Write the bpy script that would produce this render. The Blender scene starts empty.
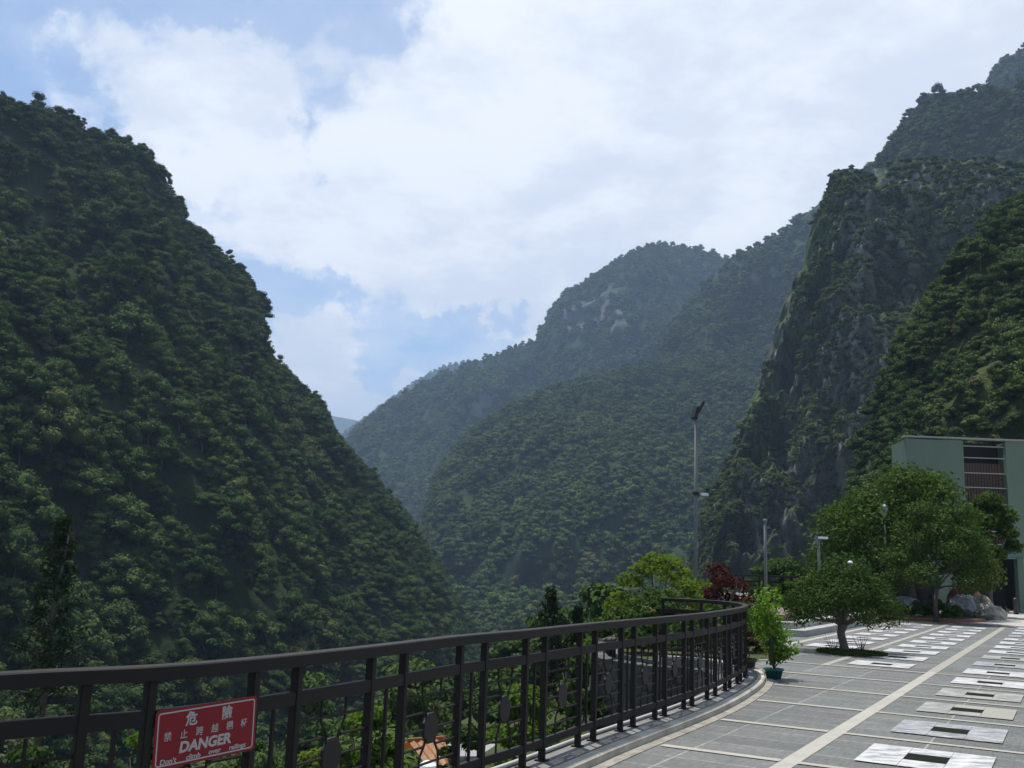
import bpy, bmesh, math, random
import numpy as np
from mathutils import Vector, Matrix, noise as mnoise

# ------------------------------------------------------------------ camera, light, exposure
SC = bpy.context.scene
EYE = 1.64
FPX = 975.0
ROLL = math.radians(2.1)
PITCH = math.atan(179.5 * math.cos(ROLL) / FPX)
cam_d = bpy.data.cameras.new('camera'); cam = bpy.data.objects.new('camera', cam_d)
SC.collection.objects.link(cam); SC.camera = cam
cam_d.sensor_fit = 'HORIZONTAL'; cam_d.sensor_width = 36.0; cam_d.lens = FPX / 1024 * 36
cam_d.clip_start = 0.05; cam_d.clip_end = 30000
right = Vector((1, 0, 0)); up = Vector((0, -math.sin(PITCH), math.cos(PITCH))); fwd = Vector((0, math.cos(PITCH), math.sin(PITCH)))
r2 = right * math.cos(ROLL) + up * math.sin(ROLL)
u2 = -right * math.sin(ROLL) + up * math.cos(ROLL)
M = Matrix(((r2.x, u2.x, -fwd.x, 0), (r2.y, u2.y, -fwd.y, 0), (r2.z, u2.z, -fwd.z, EYE), (0, 0, 0, 1)))
cam.matrix_world = M
R2 = np.array(r2); U2 = np.array(u2); FW = np.array(fwd)

SUN_EL, SUN_AZ = math.radians(74), math.radians(-24)      # azimuth from +Y towards +X
world = bpy.data.worlds.new('World'); SC.world = world; world.use_nodes = True
SKY_STRENGTH = 0.10
sun_d = bpy.data.lights.new('sun', 'SUN'); sun = bpy.data.objects.new('sun', sun_d); SC.collection.objects.link(sun)
sun_d.energy = 5.0; sun_d.angle = math.radians(0.6); sun_d.color = (1.0, 0.955, 0.89)
sdir = Vector((math.sin(SUN_AZ) * math.cos(SUN_EL), math.cos(SUN_AZ) * math.cos(SUN_EL), math.sin(SUN_EL)))
sun.rotation_euler = sdir.to_track_quat('Z', 'Y').to_euler()
SC.view_settings.view_transform = 'Standard'; SC.view_settings.look = 'None'
SC.view_settings.exposure = 0.17; SC.view_settings.gamma = 1.0; SC.view_settings.use_curve_mapping = False
SC.render.engine = 'CYCLES'
SC.cycles.max_bounces = 6; SC.cycles.volume_bounces = 0; SC.cycles.transparent_max_bounces = 8

def rayd(px, py):
    u = (px - 512.0); v = (384.0 - py)
    return (R2 * u + U2 * v + FW * FPX) / FPX
def at(px, py, d):
    r = rayd(px, py); r = r / math.hypot(r[0], r[1]); return np.array([0, 0, EYE]) + r * d
def proj(P):
    Q = P - np.array([0, 0, EYE]); z = Q @ FW
    return 512 + FPX * (Q @ R2) / z, 384 - FPX * (Q @ U2) / z, z

# ------------------------------------------------------------------ world shader: sky + clouds far away
def build_world():
    nt = world.node_tree; N = nt.nodes; L = nt.links; N.clear()
    out = N.new('ShaderNodeOutputWorld'); bg = N.new('ShaderNodeBackground'); bg.inputs[1].default_value = SKY_STRENGTH
    L.new(bg.outputs[0], out.inputs[0])
    sky = N.new('ShaderNodeTexSky'); sky.sky_type = 'NISHITA'; sky.sun_disc = False
    sky.sun_elevation = SUN_EL; sky.sun_rotation = SUN_AZ; sky.altitude = 500; sky.air_density = 1.0; sky.dust_density = 1.2; sky.ozone_density = 1.5
    tc = N.new('ShaderNodeTexCoord'); D = tc.outputs['Generated']
    def math_(op, a, b=None, clamp=False):
        n = N.new('ShaderNodeMath'); n.operation = op; n.use_clamp = clamp
        for i, x in enumerate((a, b)):
            if x is None: continue
            if isinstance(x, (int, float)): n.inputs[i].default_value = x
            else: L.new(x, n.inputs[i])
        return n.outputs[0]
    def ramp01(x, lo, hi):
        n = N.new('ShaderNodeMapRange'); n.interpolation_type = 'SMOOTHERSTEP'; L.new(x, n.inputs[0])
        n.inputs[1].default_value = lo; n.inputs[2].default_value = hi; n.inputs[3].default_value = 0; n.inputs[4].default_value = 1
        return n.outputs[0]
    sep = N.new('ShaderNodeSeparateXYZ'); L.new(D, sep.inputs[0])
    zc = math_('ADD', math_('MAXIMUM', sep.outputs[2], 0.0), 0.22)
    comb = N.new('ShaderNodeCombineXYZ'); L.new(math_('DIVIDE', sep.outputs[0], zc), comb.inputs[0]); L.new(math_('DIVIDE', sep.outputs[1], zc), comb.inputs[1])
    def noise(scale, detail, rough, off, vec=comb.outputs[0], dist=0.0):
        m = N.new('ShaderNodeMapping'); L.new(vec, m.inputs[0]); m.inputs['Location'].default_value = off
        n = N.new('ShaderNodeTexNoise'); n.inputs['Scale'].default_value = scale; n.inputs['Detail'].default_value = detail
        n.inputs['Roughness'].default_value = rough; n.inputs['Distortion'].default_value = dist
        L.new(m.outputs[0], n.inputs['Vector']); return n.outputs[0]
    n1 = noise(1.5, 9, 0.58, (3.1, 1.7, 0.4), dist=0.35)
    n2 = noise(5.0, 8, 0.62, (0.3, 9.1, 2.0), dist=0.2)
    dens = math_('ADD', math_('MULTIPLY', n1, 0.55), math_('MULTIPLY', n2, 0.45))
    cov = math_('MULTIPLY', 1.0, 0.0)
    # broad banks and gaps of the cloud layer: (direction, angular radius, amount)
    banks = [((640, 160), 17, .30), ((850, 30), 18, .28), ((980, 0), 18, .22), ((300, 395), 4.6, .5), ((360, 400), 5, .2), ((400, 190), 7, .22), ((220, 130), 3.6, .20),
             ((170, 90), 3.0, .18), ((300, 60), 2.6, .14), ((240, 205), 4, .2), ((430, 300), 4.5, .15), ((80, 70), 3.0, .22), ((110, 20), 3, .12), ((30, 10), 2.2, .1), ((500, 50), 4, .14), ((340, 230), 4, .14), ((285, 230), 3.5, .14),
             ((400, 318), 3.2, -.52), ((470, 335), 2.4, -.4), ((290, 290), 3.0, -.26), ((210, 240), 2.0, -.15), ((290, 172), 2.0, -.32), ((350, 110), 2.8, -.14), ((30, 60), 4.5, -.10), ((440, 50), 3.0, -.14),
             ((330, 30), 4.0, -.12), ((110, 115), 2.4, -.1), ((310, 270), 2.3, -.2), ((190, 160), 1.6, -.2), ((100, 10), 4, -.05)]
    wn = N.new('ShaderNodeTexNoise'); wn.inputs['Scale'].default_value = 9; wn.inputs['Detail'].default_value = 7; wn.inputs['Roughness'].default_value = .62; L.new(D, wn.inputs['Vector'])
    w1 = N.new('ShaderNodeVectorMath'); w1.operation = 'MULTIPLY_ADD'; L.new(wn.outputs['Color'], w1.inputs[0]); w1.inputs[1].default_value = (.22, .22, .22); w1.inputs[2].default_value = (-.11, -.11, -.11)
    w2 = N.new('ShaderNodeVectorMath'); w2.operation = 'ADD'; L.new(D, w2.inputs[0]); L.new(w1.outputs[0], w2.inputs[1])
    w3 = N.new('ShaderNodeVectorMath'); w3.operation = 'NORMALIZE'; L.new(w2.outputs[0], w3.inputs[0]); DW = w3.outputs[0]
    for (px, py), ang, amt in banks:
        d = rayd(px, py); d = d / np.linalg.norm(d)
        vm = N.new('ShaderNodeVectorMath'); vm.operation = 'DOT_PRODUCT'; L.new(DW, vm.inputs[0]); vm.inputs[1].default_value = tuple(d)
        b = ramp01(vm.outputs['Value'], math.cos(math.radians(ang * 1.5)), math.cos(math.radians(ang * 0.1)))
        cov = math_('ADD', cov, math_('MULTIPLY', b, amt))
    mask = ramp01(math_('ADD', math_('ADD', math_('MULTIPLY', math_('SUBTRACT', dens, 0.5), 1.5), 0.5), cov), 0.42, 0.86)
    veil = math_('MULTIPLY', ramp01(math_('ADD', noise(0.9, 6, 0.6, (7, 3, 1), dist=.6), math_('MULTIPLY', cov, .3)), 0.30, 0.72), 0.50)
    mask = math_('MAXIMUM', mask, veil)
    # cloud brightness: thicker parts slightly grey underneath
    shade = ramp01(noise(2.6, 7, 0.6, (11, 5, 3)), 0.38, 0.62)
    mc = N.new('ShaderNodeMix'); mc.data_type = 'RGBA'; L.new(shade, mc.inputs[0])
    mc.inputs[6].default_value = (7.3, 7.8, 8.7, 1); mc.inputs[7].default_value = (9.4, 9.6, 9.9, 1)
    mx = N.new('ShaderNodeMix'); mx.data_type = 'RGBA'; L.new(math_('MULTIPLY', mask, 0.97), mx.inputs[0])
    sc = N.new('ShaderNodeVectorMath'); sc.operation = 'MULTIPLY'; L.new(sky.outputs[0], sc.inputs[0]); sc.inputs[1].default_value = (1.10, 1.27, 1.38)
    L.new(sc.outputs[0], mx.inputs[6]); L.new(mc.outputs[2], mx.inputs[7]); sd = N.new('ShaderNodeVectorMath'); sd.operation = 'DOT_PRODUCT'; L.new(D, sd.inputs[0]); sd.inputs[1].default_value = tuple(sdir)
    fade = math_('ADD', math_('MULTIPLY', ramp01(sd.outputs['Value'], -.45, .55), .58), .42)
    fv = N.new('ShaderNodeVectorMath'); fv.operation = 'SCALE'; L.new(mx.outputs[2], fv.inputs[0]); L.new(fade, fv.inputs['Scale'])
    L.new(fv.outputs[0], bg.inputs[0])
build_world()

# ------------------------------------------------------------------ helpers
rng = np.random.default_rng(7)
COL = SC.collection
def link(name, me, mat=None, parent=None):
    o = bpy.data.objects.new(name, me); COL.objects.link(o)
    if mat is not None:
        for m in (mat if isinstance(mat, (list, tuple)) else [mat]): me.materials.append(m)
    if parent is not None: o.parent = parent
    return o
def tag(o, label=None, cat=None, group=None, kind=None):
    if label: o['label'] = label
    if cat: o['category'] = cat
    if group: o['group'] = group
    if kind: o['kind'] = kind
    return o
def empty(name, loc, label, cat, group=None, rz=0.0):
    o = bpy.data.objects.new(name, None); COL.objects.link(o); o.location = tuple(float(c) for c in loc); o.rotation_euler = (0, 0, rz)
    o.empty_display_size = .2
    return tag(o, label, cat, group)
def mesh_np(name, V, F, smooth=False, midx=None):
    me = bpy.data.meshes.new(name); V = np.asarray(V, dtype=np.float32); F = np.asarray(F, dtype=np.int32)
    n, k = F.shape
    me.vertices.add(len(V)); me.vertices.foreach_set('co', V.ravel())
    me.loops.add(n * k); me.loops.foreach_set('vertex_index', F.ravel())
    me.polygons.add(n); me.polygons.foreach_set('loop_start', np.arange(0, n * k, k, dtype=np.int32)); me.polygons.foreach_set('loop_total', np.full(n, k, dtype=np.int32))
    if smooth: me.polygons.foreach_set('use_smooth', np.ones(n, dtype=bool))
    if midx is not None: me.polygons.foreach_set('material_index', np.asarray(midx, dtype=np.int32))
    me.update(); me.validate(); return me
def mesh_bm(name, bm, smooth=False):
    me = bpy.data.meshes.new(name); bmesh.ops.recalc_face_normals(bm, faces=bm.faces)
    bm.to_mesh(me); bm.free()
    if smooth:
        for p in me.polygons: p.use_smooth = True
    return me
def box(bm, c, s, rz=0.0, bevel=0.0, ry=0.0, rx=0.0):
    M_ = Matrix.Translation(c) @ Matrix.Rotation(rz, 4, 'Z') @ Matrix.Rotation(ry, 4, 'Y') @ Matrix.Rotation(rx, 4, 'X') @ Matrix.Diagonal((s[0], s[1], s[2], 1))
    g = bmesh.ops.create_cube(bm, size=1.0, matrix=M_)
    if bevel > 0:
        es = list({e for v in g['verts'] for e in v.link_edges}); bmesh.ops.bevel(bm, geom=es, offset=bevel, segments=2, affect='EDGES')
def tube(bm, pts, radii, seg=8, cap=True):
    pts = [Vector(p) for p in pts]; rings = []
    if isinstance(radii, (int, float)): radii = [radii] * len(pts)
    for i, p in enumerate(pts):
        t = (pts[min(i + 1, len(pts) - 1)] - pts[max(i - 1, 0)]).normalized()
        a = t.orthogonal().normalized() if i == 0 else (pa - t * pa.dot(t)).normalized()
        pa = a; b = t.cross(a)
        rings.append([bm.verts.new(p + (a * math.cos(k * 2 * math.pi / seg) + b * math.sin(k * 2 * math.pi / seg)) * radii[i]) for k in range(seg)])
    for i in range(len(rings) - 1):
        for k in range(seg):
            bm.faces.new((rings[i][k], rings[i][(k + 1) % seg], rings[i + 1][(k + 1) % seg], rings[i + 1][k]))
    if cap: bm.faces.new(rings[0][::-1]); bm.faces.new(rings[-1])
def lathe(bm, prof, c=(0, 0, 0), seg=20):
    rings = [[bm.verts.new((c[0] + r * math.cos(k * 2 * math.pi / seg), c[1] + r * math.sin(k * 2 * math.pi / seg), c[2] + z)) for k in range(seg)] for r, z in prof]
    for i in range(len(rings) - 1):
        for k in range(seg): bm.faces.new((rings[i][k], rings[i][(k + 1) % seg], rings[i + 1][(k + 1) % seg], rings[i + 1][k]))
    bm.faces.new(rings[0][::-1]); bm.faces.new(rings[-1])
def sweep(pts, wl, wr, z0, z1, bev=0.0, close=True):
    """box section along an xy polyline; wl/wr = offsets to the left/right of travel"""
    P = np.asarray(pts, float); T = np.gradient(P, axis=0); T /= np.linalg.norm(T, axis=1)[:, None]; Nn = np.stack([T[:, 1], -T[:, 0]], 1)
    b = bev
    sec = [(-wl, z0), (wr, z0), (wr, z1 - b), (wr - b, z1), (-wl + b, z1), (-wl, z1 - b)] if b > 0 else [(-wl, z0), (wr, z0), (wr, z1), (-wl, z1)]
    bm = bmesh.new(); rings = []
    for p, n in zip(P, Nn): rings.append([bm.verts.new((p[0] + n[0] * s, p[1] + n[1] * s, z)) for s, z in sec])
    k = len(sec)
    for i in range(len(rings) - 1):
        for j in range(k): bm.faces.new((rings[i][j], rings[i][(j + 1) % k], rings[i + 1][(j + 1) % k], rings[i + 1][j]))
    bm.faces.new(rings[0][::-1]); bm.faces.new(rings[-1])
    return bm
def catmull(P, n=12):
    P = [np.array(p, float) for p in P]; P = [2 * P[0] - P[1]] + P + [2 * P[-1] - P[-2]]; out = []
    for i in range(1, len(P) - 2):
        for t in np.linspace(0, 1, n, endpoint=False):
            a, b, c, d = P[i - 1:i + 3]; out.append(.5 * ((2 * b) + (-a + c) * t + (2 * a - 5 * b + 4 * c - d) * t * t + (-a + 3 * b - 3 * c + d) * t ** 3))
    out.append(P[-2]); return np.array(out)

# value noise in numpy (3D) ---------------------------------------------------
_perm = np.random.default_rng(3).integers(0, 2 ** 31, 4096)
def _h(i, j, k): return ((_perm[(i + _perm[(j + _perm[k & 4095]) & 4095]) & 4095]) & 65535) / 65535.0
def vnoise(P):
    F = np.floor(P).astype(np.int64); t = P - F; t = t * t * (3 - 2 * t); i, j, k = F.T; r = 0
    for a in (0, 1):
        wa = t[:, 0] if a else 1 - t[:, 0]
        for b in (0, 1):
            wb = t[:, 1] if b else 1 - t[:, 1]
            for c in (0, 1): r = r + wa * wb * (t[:, 2] if c else 1 - t[:, 2]) * _h(i + a, j + b, k + c)
    return r * 2 - 1
def fbm(P, o=4, g=.5):
    r = 0; a = 1
    for q in range(o): r = r + a * vnoise(P * 2 ** q + q * 17.3); a *= g
    return r

# ------------------------------------------------------------------ materials
class NT:
    def __init__(s, name):
        s.m = bpy.data.materials.new(name); s.m.use_nodes = True; s.t = s.m.node_tree; s.N = s.t.nodes; s.L = s.t.links
        s.b = s.N['Principled BSDF']; s.tc = s.N.new('ShaderNodeTexCoord')
    def noise(s, scale, detail=5, rough=.55, vec='Object', stretch=None):
        n = s.N.new('ShaderNodeTexNoise'); n.inputs['Scale'].default_value = scale; n.inputs['Detail'].default_value = detail; n.inputs['Roughness'].default_value = rough
        v = s.tc.outputs[vec] if isinstance(vec, str) else vec
        if stretch:
            mp = s.N.new('ShaderNodeMapping'); s.L.new(v, mp.inputs[0]); mp.inputs['Scale'].default_value = stretch; v = mp.outputs[0]
        s.L.new(v, n.inputs['Vector']); return n.outputs[0]
    def ramp(s, x, stops):
        r = s.N.new('ShaderNodeValToRGB'); s.L.new(x, r.inputs[0]); e = r.color_ramp.elements
        while len(e) < len(stops): e.new(.5)
        for q, (p, c) in zip(e, stops): q.position = p; q.color = (*c, 1) if len(c) == 3 else c
        return r.outputs[0]
    def mix(s, f, a, b, mode='MIX'):
        n = s.N.new('ShaderNodeMix'); n.data_type = 'RGBA'; n.blend_type = mode
        for i, x in ((0, f), (6, a), (7, b)):
            if isinstance(x, (int, float)): n.inputs[i].default_value = x
            elif isinstance(x, tuple): n.inputs[i].default_value = (*x, 1)
            else: s.L.new(x, n.inputs[i])
        return n.outputs[2]
    def math(s, op, a, b=0.0, clamp=False):
        n = s.N.new('ShaderNodeMath'); n.operation = op; n.use_clamp = clamp
        for i, x in ((0, a), (1, b)):
            if isinstance(x, (int, float)): n.inputs[i].default_value = x
            else: s.L.new(x, n.inputs[i])
        return n.outputs[0]
    def col(s, x):
        if isinstance(x, tuple): s.b.inputs['Base Color'].default_value = (*x, 1)
        else: s.L.new(x, s.b.inputs['Base Color'])
    def bump(s, x, strength=.4, dist=.02):
        n = s.N.new('ShaderNodeBump'); n.inputs['Strength'].default_value = strength; n.inputs['Distance'].default_value = dist; s.L.new(x, n.inputs['Height']); s.L.new(n.outputs[0], s.b.inputs['Normal'])
    def rough(s, x, spec=None):
        if isinstance(x, (int, float)): s.b.inputs['Roughness'].default_value = x
        else: s.L.new(x, s.b.inputs['Roughness'])
        if spec is not None: s.b.inputs['Specular IOR Level'].default_value = spec
def simple(name, c, var=.25, scale=8, rough=.7, metal=0, bump=0, spec=None):
    t = NT(name); f = t.noise(scale, 6, .6)
    t.col(t.mix(f, tuple(x * (1 - var) for x in c), tuple(min(1, x * (1 + var)) for x in c))); t.rough(rough, spec); t.b.inputs['Metallic'].default_value = metal
    if bump: t.bump(t.noise(scale * 6, 6, .6), bump, .01)
    return t.m
def leafmat(name, dark, light, hue=None, trans=.25, rough=.75, nscale=.35):
    t = NT(name); oi = t.N.new('ShaderNodeObjectInfo'); gm = t.N.new('ShaderNodeNewGeometry')
    n = t.noise(nscale, 4, .6)
    n2 = t.noise(0.012, 3, .5, vec=gm.outputs['Position'])
    f = t.math('ADD', t.math('MULTIPLY', n, .5), t.math('MULTIPLY', oi.outputs['Random'], .55)); f = t.math('ADD', f, t.math('MULTIPLY', t.math('SUBTRACT', n2, .5), .7), True)
    c = t.mix(f, dark, light)
    if hue:
        w = t.N.new('ShaderNodeTexWhiteNoise'); w.noise_dimensions = '1D'; t.L.new(oi.outputs['Random'], w.inputs['W'])
        r = t.math('GREATER_THAN', w.outputs[0], hue[1]); c = t.mix(t.math('MULTIPLY', r, .8), c, hue[0])
    t.col(c); t.rough(rough, .02)
    if trans:
        tr = t.N.new('ShaderNodeBsdfTranslucent'); t.L.new(t.mix(1.0, c, (1.0, 1.15, .55), 'MULTIPLY'), tr.inputs[0])
        ms = t.N.new('ShaderNodeMixShader'); ms.inputs[0].default_value = trans; t.L.new(t.b.outputs[0], ms.inputs[1]); t.L.new(tr.outputs[0], ms.inputs[2])
        t.L.new(ms.outputs[0], t.N['Material Output'].inputs[0])
    return t.m

M_forest = leafmat('forest_leaves', (.017, .040, .013), (.090, .132, .038), hue=((.12, .14, .045), .965), trans=.12)
M_forest2 = leafmat('far_forest_leaves', (.024, .052, .017), (.118, .160, .048), hue=((.15, .15, .06), .982), trans=.1)
M_scrub = leafmat('cliff_scrub_leaves', (.035, .060, .020), (.11, .145, .045), hue=((.16, .15, .07), .92), trans=.15)
M_bright = leafmat('bright_leaves', (.045, .092, .018), (.125, .20, .036), trans=.4, nscale=2)
M_yellow = leafmat('yellow_green_leaves', (.08, .13, .022), (.20, .25, .05), trans=.45, nscale=1.5)
M_cream = leafmat('cream_pink_leaves', (.24, .23, .09), (.42, .34, .20), trans=.3, nscale=3)
M_red = leafmat('dark_red_leaves', (.030, .012, .012), (.105, .028, .028), trans=.2, nscale=3)
M_ficus = leafmat('glossy_dark_green_leaves', (.030, .058, .015), (.086, .135, .032), trans=.22, rough=.5, nscale=2)
M_banyan = leafmat('banyan_leaves', (.033, .060, .015), (.10, .155, .032), trans=.3, rough=.45, nscale=1.1)
M_conifer = leafmat('conifer_needles', (.014, .026, .010), (.036, .056, .020), trans=.1, nscale=1)
M_olive = leafmat('olive_leaves', (.030, .060, .018), (.08, .125, .035), trans=.25, nscale=1.5)  # plain olive leaf green of the duller bushes
M_bark = simple('bark', (.10, .085, .065), .45, 9, .9, bump=.6)
M_barkpale = simple('pale_bark', (.17, .15, .12), .4, 14, .85, bump=.6)

def t_iron():
    t = NT('black_painted_steel'); n = t.noise(3, 8, .65); w = t.noise(7, 10, .75)
    c = t.mix(n, (.012, .0095, .008), (.027, .022, .018)); chip = t.ramp(w, [(.675, (0, 0, 0)), (.70, (1, 1, 1))])
    t.col(t.mix(t.math('MULTIPLY', chip, .75), c, (.20, .19, .16))); t.rough(t.math('ADD', t.math('MULTIPLY', n, .25), .45), .22); t.bump(t.noise(90, 4), .12, .003); return t.m
M_iron = t_iron()
M_medal = simple('dark_bronze_metal', (.011, .009, .009), .3, 20, .5, .3)
M_galv = simple('galvanised_steel', (.17, .18, .18), .15, 6, .75, 0, spec=.2)
M_lampblack = simple('black_lamp_housing', (.02, .02, .02), .2, 5, .4)
M_white = simple('white_lamp_plastic', (.72, .74, .76), .06, 5, .4)
M_glass = simple('lamp_glass', (.35, .38, .36), .1, 5, .12)
M_letter = simple('white_sign_paint', (.46, .43, .39), .06, 40, .5)
M_signred = simple('red_sign_enamel', (.235, .010, .014), .12, 9, .4, spec=.3)
M_signback = simple('bare_sign_metal', (.3, .3, .3), .1, 5, .5)

# ------------------------------------------------------------------ plaza frame (a along the bands, b across)
A_ = np.array([.497, .868]); B_ = np.array([.868, -.497])
def ab(a, b, z=0.0): p = A_ * a + B_ * b; return (p[0], p[1], z)
ANG = math.atan2(A_[1], A_[0])       # rotation of the a axis

# ------------------------------------------------------------------ ground
fence_ctrl = [(-4.6, -.4), (-3.45, 2.15), (-2.55, 3.3), (-2.04, 4.14), (-1.585, 4.58), (-1.246, 5.09), (-.785, 6.02), (-.31, 7.09), (.18, 7.98), (.86, 9.33), (1.64, 10.76), (2.10, 11.62), (2.55, 12.52), (3.01, 13.54), (3.52, 14.8), (3.85, 15.9), (3.95, 16.7), (3.88, 17.35), (3.62, 17.9), (3.2, 18.15), (2.86, 18.15)]
fence_line = catmull(fence_ctrl, 14)
outline = [(-9, -20), (-8, -8)] + [tuple(p) for p in fence_line[:-3:4]] + [(2.86, 18.15), (2.2, 19.5), (2.6, 23), (3.6, 27.2), (3.4, 31), (6.9, 34.6), (12.7, 37.4), (14.5, 44), (15, 80), (75, 80), (75, -20)]
def seg_dist(P, poly):
    P = np.asarray(P); out = np.full(len(P), 1e9); inside = np.zeros(len(P), bool); Q = np.array(poly); n = len(Q)
    for i in range(n):
        a, b = Q[i], Q[(i + 1) % n]; d = b - a; t = np.clip(((P - a) @ d) / (d @ d), 0, 1); c = a + t[:, None] * d
        out = np.minimum(out, np.hypot(*(P - c).T))
        cond = ((a[1] > P[:, 1]) != (b[1] > P[:, 1])) & (P[:, 0] < (b[0] - a[0]) * (P[:, 1] - a[1]) / (b[1] - a[1] + 1e-12) + a[0]); inside ^= cond
    return np.where(inside, -out, out)
def ground_z(xy):
    xy = np.asarray(xy, float); d = seg_dist(xy, outline); n = fbm(np.column_stack([xy / 14, np.zeros(len(xy))]), 3)
    z = -1.6 - 0.50 * np.clip(d, 0, 90) - .02 * np.clip(d - 90, 0, 400) + n * np.clip(d / 8, 0, 1.6)
    z = np.maximum(z, -48 + n * 2)
    return np.where(d < 0.15, -0.6, z)
def nonuni(lo, hi, c, s0, k):
    v = [0.0]; s = s0
    while v[-1] < max(hi - c, c - lo): v.append(v[-1] + s); s *= k
    v = np.array(v); a = np.concatenate([c - v[::-1], c + v[1:]]); return a[(a >= lo - 1e3) & (a <= hi + 1e3)]
xs = nonuni(-9000, 9000, 2, .9, 1.055); ys = nonuni(-3000, 9000, 16, .9, 1.055)
X, Y = np.meshgrid(xs, ys, indexing='ij'); XY = np.column_stack([X.ravel(), Y.ravel()]); Z = ground_z(XY)
ny = len(ys); idx = np.arange(len(xs) * ny).reshape(len(xs), ny)
Fq = np.stack([idx[:-1, :-1], idx[1:, :-1], idx[1:, 1:], idx[:-1, 1:]], -1).reshape(-1, 4)
t = NT('leafy_soil'); c = t.ramp(t.noise(.8, 8, .65), [(.3, (.035, .045, .018)), (.55, (.06, .075, .028)), (.75, (.10, .09, .055))]); t.col(c); t.rough(.95, .1); t.bump(t.noise(5, 6), .6, .1)
M_soil = t.m
g = link('valley_ground', mesh_np('valley_ground', np.column_stack([XY, Z]), Fq, True), M_soil); tag(g, kind='structure')

def t_paving():
    t = NT('grey_granite_paving'); mp = t.N.new('ShaderNodeMapping'); mp.vector_type = 'TEXTURE'; mp.inputs['Rotation'].default_value = (0, 0, ANG); t.L.new(t.tc.outputs['Object'], mp.inputs[0])
    mp2 = t.N.new('ShaderNodeMapping'); t.L.new(mp.outputs[0], mp2.inputs[0]); mp2.inputs['Location'].default_value = (-.15, -.45 + .0, 0)
    br = t.N.new('ShaderNodeTexBrick'); br.offset = 0; br.squash = 1; t.L.new(mp2.outputs[0], br.inputs['Vector'])
    for k, v in (('Scale', 1), ('Mortar Size', .011), ('Mortar Smooth', .35), ('Brick Width', .503), ('Row Height', .91), ('Bias', 0)): br.inputs[k].default_value = v
    br.inputs['Color1'].default_value = (.122, .120, .110, 1); br.inputs['Color2'].default_value = (.178, .175, .162, 1); br.inputs['Mortar'].default_value = (.33, .33, .30, 1)
    st = t.noise(1.1, 9, .7); st2 = t.noise(14, 8, .7); wv = t.noise(3, 5, .6, mp.outputs[0], (1.2, 12, 1))
    c = t.mix(t.math('MULTIPLY', t.ramp(st, [(.40, (0, 0, 0)), (.62, (1, 1, 1))]), .6), br.outputs[0], (.085, .105, .098))
    c = t.mix(.55, c, t.ramp(wv, [(.3, (.55, .55, .55)), (.7, (1.3, 1.3, 1.3))]), 'MULTIPLY')
    c = t.mix(.6, c, t.ramp(st2, [(.3, (.6, .6, .6)), (.7, (1.35, 1.35, 1.35))]), 'MULTIPLY')
    t.col(c); t.rough(t.math('ADD', t.math('MULTIPLY', st, .3), .45), .35); t.bump(st2, .12, .004); return t.m
M_pave = t_paving()
bm = bmesh.new(); top = [bm.verts.new((x, y, 0)) for x, y in outline]; bot = [bm.verts.new((x, y, -2.6)) for x, y in outline]
bm.faces.new(top)
for i in range(len(top)): j = (i + 1) % len(top); bm.faces.new((top[i], top[j], bot[j], bot[i]))
bmesh.ops.triangulate(bm, faces=[f for f in bm.faces if len(f.verts) > 4])
plaza = link('plaza_paving', mesh_bm('plaza_paving', bm), M_pave); tag(plaza, kind='structure')

def band(name, a0, a1, b0, b1, z, mat):
    bm = bmesh.new(); na = max(1, int((a1 - a0) / 2)); 
    bm.faces.new([bm.verts.new(ab(a, b, z)) for a, b in ((a0, b0), (a1, b0), (a1, b1), (a0, b1))])
    return link(name, mesh_bm(name, bm), mat, plaza)
t = NT('cream_stone_band'); st = t.noise(2.2, 10, .75); c = t.mix(st, (.22, .21, .175), (.47, .45, .38)); t.col(c); t.rough(.7); M_band = t.m
t = NT('worn_tan_stone_band'); st = t.noise(1.2, 10, .75); c = t.mix(st, (.21, .205, .175), (.36, .34, .28)); t.col(c); t.rough(.7); M_band2 = t.m
t = NT('white_marble'); n = t.noise(3.5, 9, .7, stretch=(1, 2.2, 1)); oi = t.N.new('ShaderNodeObjectInfo')
vein = t.ramp(n, [(.40, (.26, .27, .28)), (.50, (.50, .50, .485)), (.62, (.64, .63, .60))]); t.col(vein); t.rough(.45); M_marble = t.m
t = NT('blue_grey_marble'); n = t.noise(4, 9, .72, stretch=(1, 2.5, 1)); t.col(t.ramp(n, [(.38, (.15, .16, .17)), (.5, (.31, .315, .32)), (.64, (.47, .465, .45))])); t.rough(.45); M_marbleblue = t.m
t = NT('grey_stone_slab'); n = t.noise(3, 9, .7); t.col(t.ramp(n, [(.38, (.20, .205, .20)), (.5, (.27, .265, .24)), (.64, (.42, .39, .33))])); t.rough(.55); M_slabgrey = t.m
M_inset = simple('black_stone_inset', (.012, .014, .010), .3, 15, .8, spec=.05)
bands = bmesh.new()
def addband(bmx, a0, a1, b0, b1, z):
    bmx.faces.new([bmx.verts.new(ab(a, b, z)) for a, b in ((a0, b0), (a1, b0), (a1, b1), (a0, b1))])
addband(bands, 4, 19.5, -2.35, -2.19, .004)
for k in range(-2, 6):
    a = 9.15 + 2.0 * k
    addband(bands, a - .05, a + .05, -2.19, 12, .008)
    # the left end follows the kerb
    bl = -2.35
    while bl > -12:
        p = np.array(ab(a, bl - .03))[:2]
        dd = seg_dist([p], outline)[0]
        if dd > -.43: break
        bl -= .03
    addband(bands, a - .06, a + .06, bl, -2.352, .008)
addband(bands, 23.3, 42, -6.0, -5.84, .004)
link('cream_bands', mesh_bm('cream_bands', bands), M_band, plaza)
bands = bmesh.new()
addband(bands, 19.504, 42, -2.36, -2.18, .005); addband(bands, 19.15, 42, -4.16, -4.02, .005); addband(bands, 6, 42, 1.25, 1.4, .005)
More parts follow.
